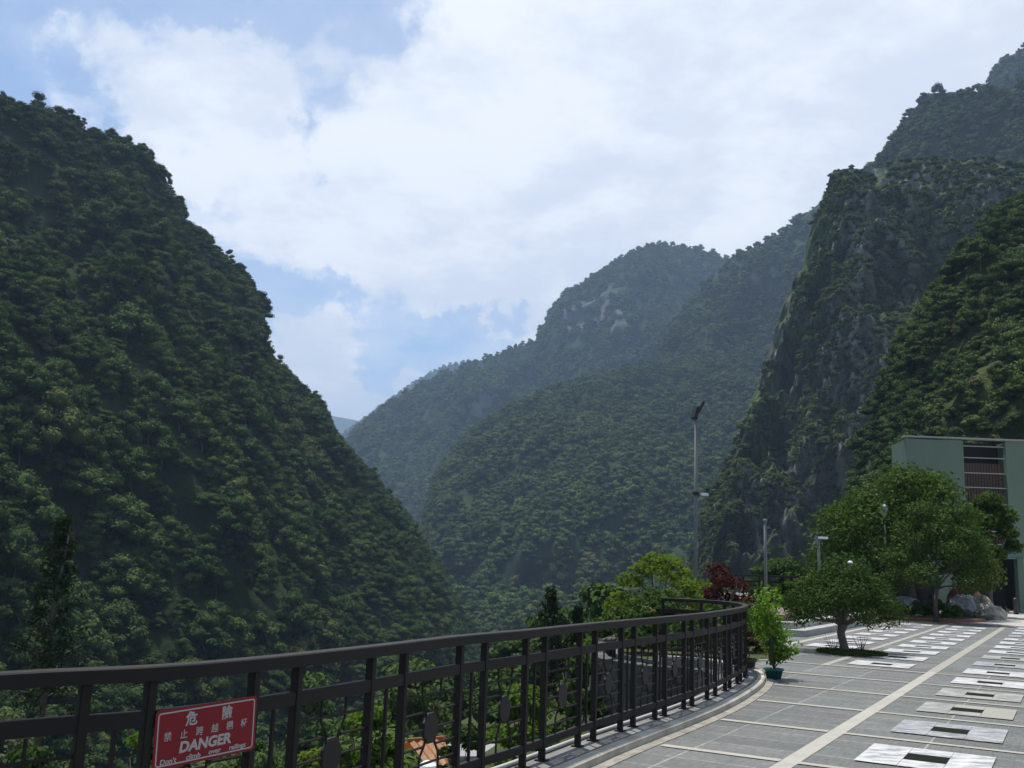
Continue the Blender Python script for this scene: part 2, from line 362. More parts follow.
link('worn_bands', mesh_bm('worn_bands', bands), M_band2, plaza)
# marble slabs with a dark inset
cols = [(-1.81, 3, 16), (-3.80, 5, 15), (-5.52, 7, 15), (.15, 0, 15)]
rr = random.Random(4)
for b0, k0, k1 in cols:
    for k in range(k0, k1):
        a0 = 9.6 + 2.02 * k if b0 < 0 else 9.6 + 2.02 * k
        w = 1.09
        kinds = [M_marble] * 6 + [M_marbleblue, M_slabgrey]
        mt = rr.choice(kinds)
        if k in (3, 4) and b0 == -1.81: mt = M_slabgrey if k == 3 else M_marble
        if b0 == -1.81 and k == 0: mt = M_marble
        bm = bmesh.new()
        def q(a0_, a1_, b0_, b1_): bm.faces.new([bm.verts.new(ab(a, b, .012)) for a, b in ((a0_, b0_), (a1_, b0_), (a1_, b1_), (a0_, b1_))])
        q(a0, a0 + 1.08, b0, b0 + .36); q(a0, a0 + 1.08, b0 + .73, b0 + w); q(a0, a0 + .36, b0 + .364, b0 + .726); q(a0 + .74, a0 + 1.08, b0 + .364, b0 + .726)
        s = link('marble_slab', mesh_bm('marble_slab', bm), mt, plaza)
        bm = bmesh.new(); bm.faces.new([bm.verts.new(ab(a, b, .010)) for a, b in ((a0 + .362, b0 + .362), (a0 + .738, b0 + .362), (a0 + .738, b0 + .728), (a0 + .362, b0 + .728))])
        link('dark_inset', mesh_bm('dark_inset', bm), M_inset, s)
for k in range(0, 3):
    b0 = -1.81; a0 = 9.6 + 2.02 * k
    mats = [(M_marble, M_marble), (M_marbleblue, M_marbleblue), (M_slabgrey, M_band2)][k]
    bm = bmesh.new(); bm2 = bmesh.new()
    def q(bm_, a0_, a1_, b0_, b1_): bm_.faces.new([bm_.verts.new(ab(a, b, .012)) for a, b in ((a0_, b0_), (a1_, b0_), (a1_, b1_), (a0_, b1_))])
    q(bm, a0, a0 + 1.08, b0, b0 + .36); q(bm2, a0, a0 + 1.08, b0 + .73, b0 + 1.09); q(bm, a0, a0 + .36, b0 + .364, b0 + .726); q(bm2, a0 + .74, a0 + 1.08, b0 + .364, b0 + .726)
    s = link('marble_slab', mesh_bm('marble_slab', bm), mats[0], plaza); link('marble_slab', mesh_bm('marble_slab', bm2), mats[1], plaza)
    bm = bmesh.new(); bm.faces.new([bm.verts.new(ab(a, b, .010)) for a, b in ((a0 + .362, b0 + .362), (a0 + .738, b0 + .362), (a0 + .738, b0 + .728), (a0 + .362, b0 + .728))])
    link('dark_inset', mesh_bm('dark_inset', bm), M_inset, s)

# pale service road beyond the paving
t = NT('pale_concrete'); t.col(t.ramp(t.noise(1.5, 9, .7), [(.3, (.30, .29, .26)), (.7, (.46, .44, .39))])); t.rough(.85); M_conc = t.m
bm = bmesh.new(); bm.faces.new([bm.verts.new(ab(a, b, .006)) for a, b in ((42.2, -6), (42.2, 30), (75, 30), (75, -6))])
r_ = link('service_road', mesh_bm('service_road', bm), M_conc); tag(r_, kind='structure')

# kerb under the railing
t = NT('kerb_stone'); n = t.noise(2.5, 10, .7); t.col(t.ramp(n, [(.3, (.26, .235, .18)), (.5, (.42, .385, .31)), (.7, (.56, .52, .43))])); t.rough(.85); t.bump(t.noise(30, 8), .3, .01); M_kerb = t.m
t = NT('dark_kerb_top'); n = t.noise(3.5, 10, .7); t.col(t.ramp(n, [(.3, (.10, .10, .09)), (.7, (.24, .23, .21))])); t.rough(.85); t.bump(t.noise(30, 8), .3, .01); M_kerbdark = t.m
t = NT('sandy_gutter'); n = t.noise(6, 10, .75); t.col(t.ramp(n, [(.3, (.12, .11, .09)), (.5, (.25, .23, .19)), (.7, (.38, .355, .30))])); t.rough(.95); M_sand = t.m
kerb = link('kerb', mesh_bm('kerb', sweep(fence_line, .14, .17, -.9, .078)), M_kerbdark); tag(kerb, kind='structure')
link('kerb_edge', mesh_bm('kerb_edge', sweep(fence_line, -.172, .29, -.3, .084, .02)), M_kerb, kerb)
link('gutter_strip', mesh_bm('gutter_strip', sweep(fence_line, -.29, .41, -.3, .007)), M_sand, kerb)
M_conduit = simple('pale_conduit', (.42, .42, .40), .15, 9, .6)
bm = bmesh.new(); P = fence_line; T = np.gradient(P, axis=0); T /= np.linalg.norm(T, axis=1)[:, None]; Nn = np.stack([T[:, 1], -T[:, 0]], 1)
tube(bm, [(p[0] - n[0] * .10, p[1] - n[1] * .10, .10) for p, n in zip(P[::3], Nn[::3])], .018, 6)
cd = link('conduit_pipe', mesh_bm('conduit_pipe', bm, True), M_conduit); tag(cd, 'thin pale pipe running along the kerb behind the railing feet', 'pipe')

bm = bmesh.new(); bm.faces.new([bm.verts.new((x, y, .009)) for x, y in ((2.75, 18.5), (4.1, 18.6), (5.6, 20.0), (6.6, 23.8), (5.3, 26.6), (3.62, 27.1), (2.64, 23), (2.24, 19.6))]); o = link('planted_ground', mesh_bm('planted_ground', bm), M_soil); tag(o, kind='structure')
# retaining wall under the plaza edge
t = NT('rubble_wall_stone'); v = t.N.new('ShaderNodeTexVoronoi'); v.feature = 'DISTANCE_TO_EDGE'; v.inputs['Scale'].default_value = 2.6; t.L.new(t.tc.outputs['Object'], v.inputs['Vector'])
c = t.ramp(t.noise(1.8, 9, .7), [(.3, (.035, .036, .032)), (.7, (.12, .115, .10))]); c = t.mix(t.ramp(v.outputs[0], [(.02, (1, 1, 1)), (.07, (0, 0, 0))]), c, (.035, .035, .03)); t.col(c); t.rough(.9); t.bump(t.math('ADD', v.outputs[0], t.noise(9, 8)), .8, .05); M_rubble = t.m
wl = np.vstack([fence_line[:-1], catmull([(2.86, 18.15), (2.2, 19.5), (2.6, 23), (3.6, 27.2), (3.4, 31), (6.9, 34.6)], 8)])
w_ = link('retaining_wall', mesh_bm('retaining_wall', sweep(wl[::2], .45, -.146, -7, -.05)), M_rubble); tag(w_, 'grey rubble retaining wall below the curved railing', 'retaining wall')

# ------------------------------------------------------------------ railing
RT = 1.13
def railing(pts, zb, name, label, start=0.0, hgt=1.05, wide=.70, nar=.37, given=None):
    P = np.array(pts); seg = np.hypot(*np.diff(P, axis=0).T); S = np.concatenate([[0], np.cumsum(seg)])
    def pos(s): return np.array([np.interp(s, S, P[:, 0]), np.interp(s, S, P[:, 1])])
    root = empty(name, (P[0][0], P[0][1], zb), label, 'railing'); off = np.array([P[0][0], P[0][1]])
    def L(p, z): return (p[0] - off[0], p[1] - off[1], z)
    Pl = P - off; H = hgt
    link('top_rail', mesh_bm('top_rail', sweep(Pl, .045, .045, H - .065, H, .006)), M_iron, root)
    link('upper_rail', mesh_bm('upper_rail', sweep(Pl, .020, .020, H - .265, H - .195, .003)), M_iron, root)
    link('bottom_rail', mesh_bm('bottom_rail', sweep(Pl, .020, .020, .115, .175, .003)), M_iron, root)
    s = start; posts = []
    if given is None:
        while s < S[-1] - .02:
            posts.append(s); s += nar if len(posts) % 2 == 1 else wide
    else:
        posts = list(given)
        while posts[0] > .8: posts = [posts[0] - .70 - .37, posts[0] - .70] + posts
        k = len(posts)
        while posts[-1] < S[-1] - .45: posts.append(posts[-1] + (.33 if len(posts) % 2 == 1 else .62))
        posts[-1] = S[-1] - .03
    pm = None
    for s in posts:
        p = pos(s); d = pos(s + .05) - pos(s - .05) if s > .05 else pos(.1) - pos(0); ang = math.atan2(d[1], d[0])
        if pm is None:
            bm = bmesh.new(); box(bm, (0, 0, (H - .066) / 2), (.046, .050, H - .066), 0, .004); box(bm, (0, 0, .006), (.09, .09, .012)); pm = mesh_bm('post', bm); pm.materials.append(M_iron)
        o = link('post', pm, None, root); o.location = L(p, 0); o.rotation_euler = (0, 0, ang)
    zt, zl = H - .265, .175
    pk = None; pan = None; med = None
    for i in range(len(posts) - 1):
        a, b = pos(posts[i]), pos(posts[i + 1]); mid = (a + b) / 2; d = b - a; ln = np.hypot(*d); ang = math.atan2(d[1], d[0])
        if i % 2 == 0:
            if pk is None:
                bm = bmesh.new(); box(bm, (0, 0, (zt + zl) / 2), (.018, .018, zt - zl)); pk = mesh_bm('picket', bm); pk.materials.append(M_iron)
            o = link('picket', pk, None, root); o.location = L(mid, 0); o.rotation_euler = (0, 0, ang)
        else:
            if pan is None:
                bm = bmesh.new(); w = (ln - .046) / 2; pw = 2 * w; v = .115; r = .009
                hz = [zt - .095 - k * .108 for k in range(6)]; zc = (zt + zl) / 2 - .005
                for k, z in enumerate(hz):
                    if z < zl + .03: continue
                    if abs(z - zc) > .20: tube(bm, [(-w, 0, z), (w, 0, z)], r, 6)
                    else:
                        for sg in (-1, 1): tube(bm, [(sg * w, 0, z), (sg * (v if abs(z - zc) > .12 else .075), 0, z)], r, 6)
                for sg in (-1, 1):
                    x = sg * v
                    tube(bm, [(x, 0, zt), (x, 0, zc + .24), (x * .95, 0, zc + .19), (x * .55, 0, zc + .13), (x * .45, .0, zc + .07)], .008, 6)
                    tube(bm, [(x, 0, zl), (x, 0, zc - .22), (x * .98, 0, zc - .17), (x * .6, 0, zc - .11), (x * .45, 0, zc - .07)], .008, 6)
                pan = mesh_bm('lattice', bm); pan.materials.append(M_iron)
                bm = bmesh.new(); n = 8
                for k in range(2): pass
                g0 = [bm.verts.new((.092 * math.cos((j + .5) * math.pi / 4) * 1.02, -.011, zc + .105 * math.sin((j + .5) * math.pi / 4))) for j in range(8)]
                g1 = [bm.verts.new((.092 * math.cos((j + .5) * math.pi / 4) * 1.02, .011, zc + .105 * math.sin((j + .5) * math.pi / 4))) for j in range(8)]
                bm.faces.new(g0); bm.faces.new(g1[::-1])
                for j in range(8): bm.faces.new((g0[j], g0[(j + 1) % 8], g1[(j + 1) % 8], g1[j]))
                bmesh.ops.bevel(bm, geom=list(bm.edges), offset=.004, segments=1, affect='EDGES')
                med = mesh_bm('medallion', bm); med.materials.append(M_medal)
            o = link('lattice', pan, None, root); o.location = L(mid, 0); o.rotation_euler = (0, 0, ang); o.scale = ((ln - .046) / pw, 1, 1)
            m = link('medallion', med, None, o)
    return root
# arc position so that a post falls at the sign's left edge
P = fence_line; S = np.concatenate([[0], np.cumsum(np.hypot(*np.diff(P, axis=0).T))])
fs = np.linspace(0, S[-1] * .8, 6000); fp = np.column_stack([np.interp(fs, S, P[:, 0]), np.interp(fs, S, P[:, 1]), np.full(6000, 1.0)]); fx = proj(fp)[0]
fx[fp[:, 1] < 3.0] = -1e6
gv = [float(fs[np.argmin(np.abs(fx - q))]) for q in (84, 150, 254, 297, 371, 404, 460, 485, 526, 545, 580, 595, 621.5, 634, 655.5, 665, 684, 692, 707, 715)]
rail1 = railing(fence_line, .078, 'railing', 'long black steel railing curving along the plaza edge, with the red sign on it', given=gv)
f2 = np.array([(7.9, 34.2), (10.1, 35.25), (12.6, 36.45)])
f2 = catmull([tuple(p) for p in f2], 6)
rail2 = railing(f2, .51, 'railing', 'short straight black railing at the back of the raised stepped terrace', .02)

# ------------------------------------------------------------------ danger sign
def sign():
    tl = np.array([-1.557, 4.623]); tr = np.array([-1.222, 5.125]); d = tr - tl; w = np.hypot(*d); ang = math.atan2(d[1], d[0]); c = (tl + tr) / 2
    n = np.array([d[1], -d[0]]) / w
    c = c + n * .006 - d / w * .032
    root = empty('warning_sign', (c[0] + n[0] * .0, c[1] + n[1] * .0, .81), 'red rectangular DANGER sign with white Chinese and English lettering, fixed to the railing', 'sign', rz=ang)
    W, Hh = .592, .258; root.rotation_euler = (0, -math.radians(1.7), ang)
    def rrect(bm, w, h, r, y0, y1, hole=None):
        def ring(w, h, r, y):
            out = []
            for cx, cz, a0 in ((w / 2 - r, h / 2 - r, 0), (-w / 2 + r, h / 2 - r, 90), (-w / 2 + r, -h / 2 + r, 180), (w / 2 - r, -h / 2 + r, 270)):
                for k in range(5):
                    a = math.radians(a0 + k * 22.5); out.append(bm.verts.new((cx + r * math.cos(a), y, cz + r * math.sin(a))))
            return out
        A0 = ring(w, h, r, y0); A1 = ring(w, h, r, y1); m = len(A0)
        if hole is None:
            bm.faces.new(A0); bm.faces.new(A1[::-1])
            for k in range(m): bm.faces.new((A0[k], A1[k], A1[(k + 1) % m], A0[(k + 1) % m]))
        else:
            B0 = ring(w - 2 * hole, h - 2 * hole, max(r - hole, .002), y0); B1 = ring(w - 2 * hole, h - 2 * hole, max(r - hole, .002), y1)
            for k in range(m):
                j = (k + 1) % m; bm.faces.new((A0[k], B0[k], B0[j], A0[j])); bm.faces.new((A1[k], A1[j], B1[j], B1[k])); bm.faces.new((A0[k], A0[j], A1[j], A1[k])); bm.faces.new((B0[k], B1[k], B1[j], B0[j]))
    bm = bmesh.new(); rrect(bm, W, Hh, .018, -.034, -.031); link('plate', mesh_bm('plate', bm), M_signred, root)
    bm = bmesh.new(); rrect(bm, W - .026, Hh - .024, .016, -.0352, -.0342, hole=.0062); link('white_border', mesh_bm('white_border', bm), M_letter, root)
    for sx in (-1, 1):
        for z in (-.07, .07): bm = bmesh.new(); box(bm, (sx * (W / 2 - .02), -.0335 + .017, z), (.02, .027, .03)); link('bracket', mesh_bm('bracket', bm), M_iron, root)
    def text(s, u, v, size, bold=0.0, shear=0.0, sx=1.0, name='lettering'):
        cu = bpy.data.curves.new('t', 'FONT'); cu.body = s; cu.size = size; cu.align_x = 'CENTER'; cu.align_y = 'CENTER'; cu.offset = bold; cu.extrude = .0004; cu.shear = shear; cu.resolution_u = 3; cu.fill_mode = 'BOTH'
        o = bpy.data.objects.new('t', cu); COL.objects.link(o); bpy.context.view_layer.update()
        me = bpy.data.meshes.new_from_object(o.evaluated_get(bpy.context.evaluated_depsgraph_get())); bpy.data.objects.remove(o); bpy.data.curves.remove(cu)
        co = np.empty(len(me.vertices) * 3); me.vertices.foreach_get('co', co); co = co.reshape(-1, 3)
        cx = (co[:, 0].min() + co[:, 0].max()) / 2; cy = (co[:, 1].min() + co[:, 1].max()) / 2
        new = np.stack([(co[:, 0] - cx) * sx + (u - .5) * W, -.0352 - co[:, 2] * 1.0, (co[:, 1] - cy) + (.5 - v) * Hh], 1); me.vertices.foreach_set('co', new.ravel()); me.update()
        me.name = name; return link(name, me, M_letter, root)
    text('\u5371', .335, .215, .066, .0016); text('\u96aa', .69, .215, .066, .0014)
    for i, ch in enumerate('\u7981\u6b62\u8de8\u8d8a\u6b04\u6746'): text(ch, .12 + i * .15, .46, .043, .0003)
    text('DANGER', .49, .685, .066, .0026, .12, 1.12)
    text("Don't", .14, .878, .032, .0008, .12, 1.2); text('climb', .375, .878, .032, .0008, .12, 1.2); text('over', .585, .878, .032, .0008, .12, 1.2); text('railings', .815, .878, .032, .0008, .12, 1.15)
sign()

# ------------------------------------------------------------------ stepped terrace
t = NT('grey_step_stone'); n = t.noise(2.5, 9, .7); t.col(t.ramp(n, [(.3, (.24, .24, .215)), (.7, (.42, .41, .37))])); t.rough(.8); M_step = t.m
t = NT('brown_terrace_tiles'); n = t.noise(3, 9, .7); t.col(t.ramp(n, [(.3, (.10, .072, .052)), (.7, (.19, .14, .105))])); t.rough(.8); M_brown = t.m
def step(name, a0, a1, b0, b1, z0, z1, mat, nose=0.0):
    bm = bmesh.new(); c = ab((a0 + a1) / 2, (b0 + b1) / 2, (z0 + z1) / 2); box(bm, c, (a1 - a0, b1 - b0, z1 - z0), ANG, .012)
    o = link(name, mesh_bm(name, bm), mat); tag(o, kind='structure')
step('lower_step', 26.97, 38.6, -10.0, -6.24, -.3, .17, M_step)
step('upper_step', 27.4, 38.4, -10.1, -6.62, -.2, .34, M_step)
step('raised_terrace', 27.85, 38.2, -10.6, -6.98, -.1, .51, M_brown)

# ------------------------------------------------------------------ building
def corrug(name, col):
    t = NT(name); w = t.N.new('ShaderNodeTexWave'); w.wave_type = 'BANDS'; w.bands_direction = 'X'; w.inputs['Scale'].default_value = 2.2; t.L.new(t.tc.outputs['Object'], w.inputs['Vector'])
    n = t.noise(.9, 8, .65, stretch=(1, 1, .25)); t.col(t.mix(n, tuple(c * .8 for c in col), tuple(c * 1.15 for c in col))); t.rough(.55); t.bump(w.outputs[0], .25, .02); return t.m
M_green = corrug('green_corrugated_cladding', (.130, .185, .130)); M_greenflat = simple('green_painted_steel', (.12, .19, .15), .12, 2, .5)
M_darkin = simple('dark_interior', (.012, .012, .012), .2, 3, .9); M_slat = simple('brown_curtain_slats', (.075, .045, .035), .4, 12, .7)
M_bars = simple('pale_window_bars', (.33, .33, .31), .1, 5, .5)
def building():
    Y0 = 54.0; root = empty('hall_building', (27, Y0, 0), 'green corrugated metal clad hall with tall barred opening behind the big tree', 'building')
    def part(name, boxes, mat, par=root):
        bm = bmesh.new()
        for x0, x1, y0, y1, z0, z1 in boxes: box(bm, ((x0 + x1) / 2 - 27, (y0 + y1) / 2 - Y0, (z0 + z1) / 2), (x1 - x0, y1 - y0, z1 - z0))
        return link(name, mesh_bm(name, bm), mat, par)
    part('wall', [(22.1, 25.3, Y0, Y0 + .3, 0, 9.3), (27.66, 40, Y0, Y0 + .3, 2.9, 9.38), (27.95, 28.9, Y0 - .05, Y0 + .35, 0, 2.9), (34, 40, Y0, Y0 + .3, 0, 2.9)], M_green)
    # slanted left corner wall
    bm = bmesh.new(); vs = [(22.098, Y0 - .0), (22.15, Y0 + 2.2), (27.6, Y0 + 14), (40, Y0 + 14), (40, Y0 + .35), (22.098, Y0 + .35)]
    for (x0, y0), (x1, y1) in zip(vs[:-3], vs[1:-2]):
        bm.faces.new([bm.verts.new((x0 - 27, y0 - Y0, 0)), bm.verts.new((x1 - 27, y1 - Y0, 0)), bm.verts.new((x1 - 27, y1 - Y0, 9.15)), bm.verts.new((x0 - 27, y0 - Y0, 9.28))])
    link('side_wall', mesh_bm('side_wall', bm), M_green, root)
    bm = bmesh.new(); box(bm, (6.8, 7, 9.2), (12.4, 13.6, .1)); rf = link('roof', mesh_bm('roof', bm), M_greenflat, root)
    part('roof_trim', [(22.0, 40.1, Y0 - .07, Y0 + .32, 9.382, 9.47)], M_bars, rf)
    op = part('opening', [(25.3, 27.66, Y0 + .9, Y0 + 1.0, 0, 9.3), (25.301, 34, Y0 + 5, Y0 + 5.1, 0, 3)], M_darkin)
    part('curtain', [(25.34 + i * .155, 25.34 + i * .155 + .11, Y0 + .35, Y0 + .38, 3.1, 8.1) for i in range(15)], M_slat, op)
    part('bars', [(25.3, 27.66, Y0 + .12, Y0 + .17, z, z + .05) for z in (9.0, 8.35, 7.5, 6.7, 5.8, 5.0, 4.3, 3.6)], M_bars, op)
    part('lintel', [(22.15, 27.94, Y0 - .08, Y0 + .28, 2.86, 3.14)], M_greenflat)
    part('stairs', [(25.5, 27.9, Y0 + 1.0 + .3 * i, Y0 + 3, .16 * i, .16 * (i + 1)) for i in range(5)], M_kerbdark)
building()
bm = bmesh.new(); box(bm, (0, 0, 1.12), (.62, .10, 1.0), 0, .03); me = mesh_bm('panel', bm)
root = empty('display_panel', (27.9, 52.6, 1.35), 'small pale blue panel hanging on the green building column', 'panel')
o = link('board', me, simple('pale_blue_panel', (.33, .42, .55), .2, 3, .4), root); bm = bmesh.new(); box(bm, (0, .7, 1.58), (.05, 1.35, .05)); link('bracket', mesh_bm('bracket', bm), M_galv, root)
bm = bmesh.new(); lathe(bm, [(.12, 0), (.12, .75), (.09, .82), (.02, .84)], (0, 0, 0), 14); o = link('bollard', mesh_bm('bollard', bm, True), M_lampblack); o.location = (26.3, 51.2, .0); tag(o, 'short dark post standing in front of the green hall entrance', 'bollard')

# ------------------------------------------------------------------ lamps
def floodlight():
    r = empty('floodlight_pole', (5.28, 27.5, 0), 'tall grey pole topped with black floodlights behind the railing bend', 'lamp post')
    bm = bmesh.new(); tube(bm, [(0, 0, 0), (0, 0, 3), (0.0, 0, 6.05)], [.06, .05, .042], 12); box(bm, (0, 0, .015), (.3, .3, .03)); link('pole', mesh_bm('pole', bm, True), M_galv, r)
    bm = bmesh.new(); box(bm, (.0, 0, 5.98), (.10, .12, .24), 0, .02); link('mount', mesh_bm('mount', bm), M_lampblack, r)
    for dx, z, ry in ((.09, 6.22, 1.05), (-.02, 6.06, 1.3)):
        bm = bmesh.new(); box(bm, (dx, 0, z), (.36, .30, .10), 0.3, .02, -ry); h = link('lamp_head', mesh_bm('lamp_head', bm), M_lampblack, r)
        d = Matrix.Rotation(.3, 3, 'Z') @ Matrix.Rotation(-ry, 3, 'Y') @ Vector((0, 0, -.054)); bm = bmesh.new(); box(bm, (dx + d.x, d.y, z + d.z), (.30, .25, .01), 0.3, 0, -ry); link('lens', mesh_bm('lens', bm), M_glass, h)
    bm = bmesh.new(); box(bm, (0, 0, 3.76), (.16, .16, .10)); tube(bm, [(.05, 0, 3.72), (.30, 0, 3.72)], .022, 6); link('bracket', mesh_bm('bracket', bm), M_lampblack, r)
    bm = bmesh.new(); box(bm, (.24, -.02, 3.74), (.22, .09, .07), .2, .01); link('camera_body', mesh_bm('camera_body', bm), M_white, r)
    bm = bmesh.new(); box(bm, (.34, 0, 3.86), (.09, .07, .09), .2, .01); tube(bm, [(.32, 0, 3.72), (.34, 0, 3.86)], .012, 6); link('sensor', mesh_bm('sensor', bm), M_lampblack, r)
    return r
floodlight()
def lamp(x, y, z0, h, kind, label):
    r = empty('lamp_post', (x, y, z0), label, 'lamp post')
    bm = bmesh.new(); tube(bm, [(0, 0, 0), (0, 0, h * .6), (0, 0, h)], [.055, .05, .042] if kind != 'lantern' else .035, 10); box(bm, (0, 0, .012), (.22, .22, .024)); link('pole', mesh_bm('pole', bm, True), M_galv, r)
    if kind == 'cap':
        bm = bmesh.new(); lathe(bm, [(.05, 0), (.065, .02), (.065, .08), (.03, .10)], (0, 0, h), 14); link('lamp_head', mesh_bm('lamp_head', bm, True), M_galv, r)
        bm = bmesh.new(); box(bm, (.06, 0, h - .15), (.16, .06, .06)); link('bracket', mesh_bm('bracket', bm), M_galv, r)
    if kind == 'arm':
        bm = bmesh.new(); box(bm, (.14, 0, h - .02), (.36, .14, .08), 0, .02); link('lamp_head', mesh_bm('lamp_head', bm), M_white, r)
        bm = bmesh.new(); box(bm, (-.08, 0, h - .1), (.10, .10, .30), 0, .01); link('ballast_box', mesh_bm('ballast_box', bm), M_galv, r)
    if kind == 'lantern':
        bm = bmesh.new(); lathe(bm, [(.05, 0), (.12, .05), (.14, .38), (.07, .42)], (0, 0, h), 8); link('lantern', mesh_bm('lantern', bm), M_glass, r)
        bm = bmesh.new(); lathe(bm, [(.17, .42), (.05, .52), (.015, .58)], (0, 0, h), 8); link('cap', mesh_bm('cap', bm), M_lampblack, r)
    if kind == 'dome':
        bm = bmesh.new(); lathe(bm, [(.085, 0), (.09, .03), (.07, .06), (.03, .08)], (0, 0, h), 14); link('lamp_head', mesh_bm('lamp_head', bm, True), M_white, r)
lamp(7.75, 29.5, .51, 2.62, 'cap', 'slim grey lamp post on the stepped terrace, behind the potted plant')
lamp(10.9, 34.4, .51, 2.42, 'arm', 'grey lamp post with white sideways head, rising behind the clipped plaza tree')
lamp(15.9, 41.3, 0, 4.15, 'lantern', 'thin lamp post with small lantern head in front of the big tree')
lamp(11.6, 33.3, .51, 1.55, 'dome', 'short lamp with white dome cap showing above the clipped tree crown')

# ------------------------------------------------------------------ foliage meshes
def leaf_quads(C, Nrm, size, r, jit=.6, aspect=.62, fold=True):
    """rhombus leaves at C facing Nrm"""
    n = len(C); N_ = Nrm + r.normal(0, jit, (n, 3)); N_ /= np.linalg.norm(N_, axis=1)[:, None] + 1e-9
    U = np.cross(N_, r.normal(0, 1, (n, 3))); U /= np.linalg.norm(U, axis=1)[:, None] + 1e-9; W = np.cross(N_, U)
    s = (size * r.uniform(.6, 1.35, n))[:, None]
    q = np.stack([C - U * s * .5, C + W * s * aspect * .5 + N_ * s * .08, C + U * s * .5 - N_ * s * .06, C - W * s * aspect * .5 + N_ * s * .08], 1)
    return q
def crown_cloud(r, R, H, nl, lobes, size, lobe_r=.42, base=.35, jit=.6, shell=.25):
    """leaf quads arranged on lumpy lobes; crown centre at z=H*.55"""
    Ls = []
    for i in range(lobes):
        th = i * 2.399 + r.uniform(-.3, .3); k = math.sqrt((i + .5) / lobes); rad = R * (1 - lobe_r * .75) * k
        z = H * (base + (1 - base - .18) * (1 - k * k) * r.uniform(.75, 1.1)); lr = R * lobe_r * r.uniform(.75, 1.2)
        Ls.append((rad * math.cos(th), rad * math.sin(th), z, lr))
    Ls = np.array(Ls); w = Ls[:, 3] ** 2; pick = r.choice(len(Ls), nl, p=w / w.sum())
    d = r.normal(0, 1, (nl, 3)); d[:, 2] = np.abs(d[:, 2]) * 1.0 - .35 * (r.random(nl) < .45) ; d /= np.linalg.norm(d, axis=1)[:, None]
    dist = Ls[pick, 3] * (1 - shell * r.random(nl) ** 1.5 + .10 * r.normal(0, 1, nl))
    C = Ls[pick, :3] + d * dist[:, None] * np.array([1, 1, .66])
    nrm = d + np.array([0, 0, .45])
    return C, nrm, Ls
def icocore(Ls, k, sub=1):
    Vs, Fs, o = [], [], 0
    bm = bmesh.new(); bmesh.ops.create_icosphere(bm, subdivisions=sub, radius=1.0); bv = np.array([v.co[:] for v in bm.verts]); bf = np.array([[v.index for v in f.verts] for f in bm.faces]); bm.free()
    for x, y, z, lr in Ls:
        Vs.append(bv * lr * k * np.array([1, 1, .66]) + (x, y, z)); Fs.append(bf + o); o += len(bv)
    return np.vstack(Vs), np.vstack(Fs)
def crown_mesh(name, seed, R, H, nl, lobes, size, core=.8, mat=None, trunk_in=False, **kw):
    r = np.random.default_rng(seed); C, nrm, Ls = crown_cloud(r, R, H, nl, lobes, size, **kw)
    q = leaf_quads(C, nrm, size, r, kw.get('jit', .6)).reshape(-1, 3); f = np.arange(len(q)).reshape(-1, 4)
    if core:
        cv, cf = icocore(Ls, core)
        cf4 = np.column_stack([cf, cf[:, 2]])
        V = np.vstack([q, cv]); tri = cf + len(q)
        me = bpy.data.meshes.new(name); nq = len(f); nt_ = len(tri)
        me.vertices.add(len(V)); me.vertices.foreach_set('co', V.astype(np.float32).ravel())
        me.loops.add(nq * 4 + nt_ * 3); me.loops.foreach_set('vertex_index', np.concatenate([f.ravel(), tri.ravel()]).astype(np.int32))
        me.polygons.add(nq + nt_); me.polygons.foreach_set('loop_start', np.concatenate([np.arange(nq) * 4, nq * 4 + np.arange(nt_) * 3]).astype(np.int32)); me.polygons.foreach_set('loop_total', np.concatenate([np.full(nq, 4), np.full(nt_, 3)]).astype(np.int32))
        me.update(); me.validate()
    else: me = mesh_np(name, q, f)
    if mat: me.materials.append(mat)
    return me
def trunk_mesh(name, h, r0, mat, seed=0, limbs=4, spread=1.6, top=None):
    rr = random.Random(seed); bm = bmesh.new(); top = top or h * 1.5
    tube(bm, [(0, 0, -1.5), (rr.uniform(-.1, .1), rr.uniform(-.1, .1), h * .5), (rr.uniform(-.2, .2), rr.uniform(-.2, .2), h)], [r0 * 1.3, r0, r0 * .75], 7)
    for i in range(limbs):
        a = i * 6.28 / limbs + rr.uniform(-.4, .4); s = spread * rr.uniform(.7, 1.2)
        tube(bm, [(0, 0, h * .9), (math.cos(a) * s * .4, math.sin(a) * s * .4, h + (top - h) * .45), (math.cos(a) * s, math.sin(a) * s, top)], [r0 * .6, r0 * .4, r0 * .15], 5)
    me = mesh_bm(name, bm, True); me.materials.append(mat); return me

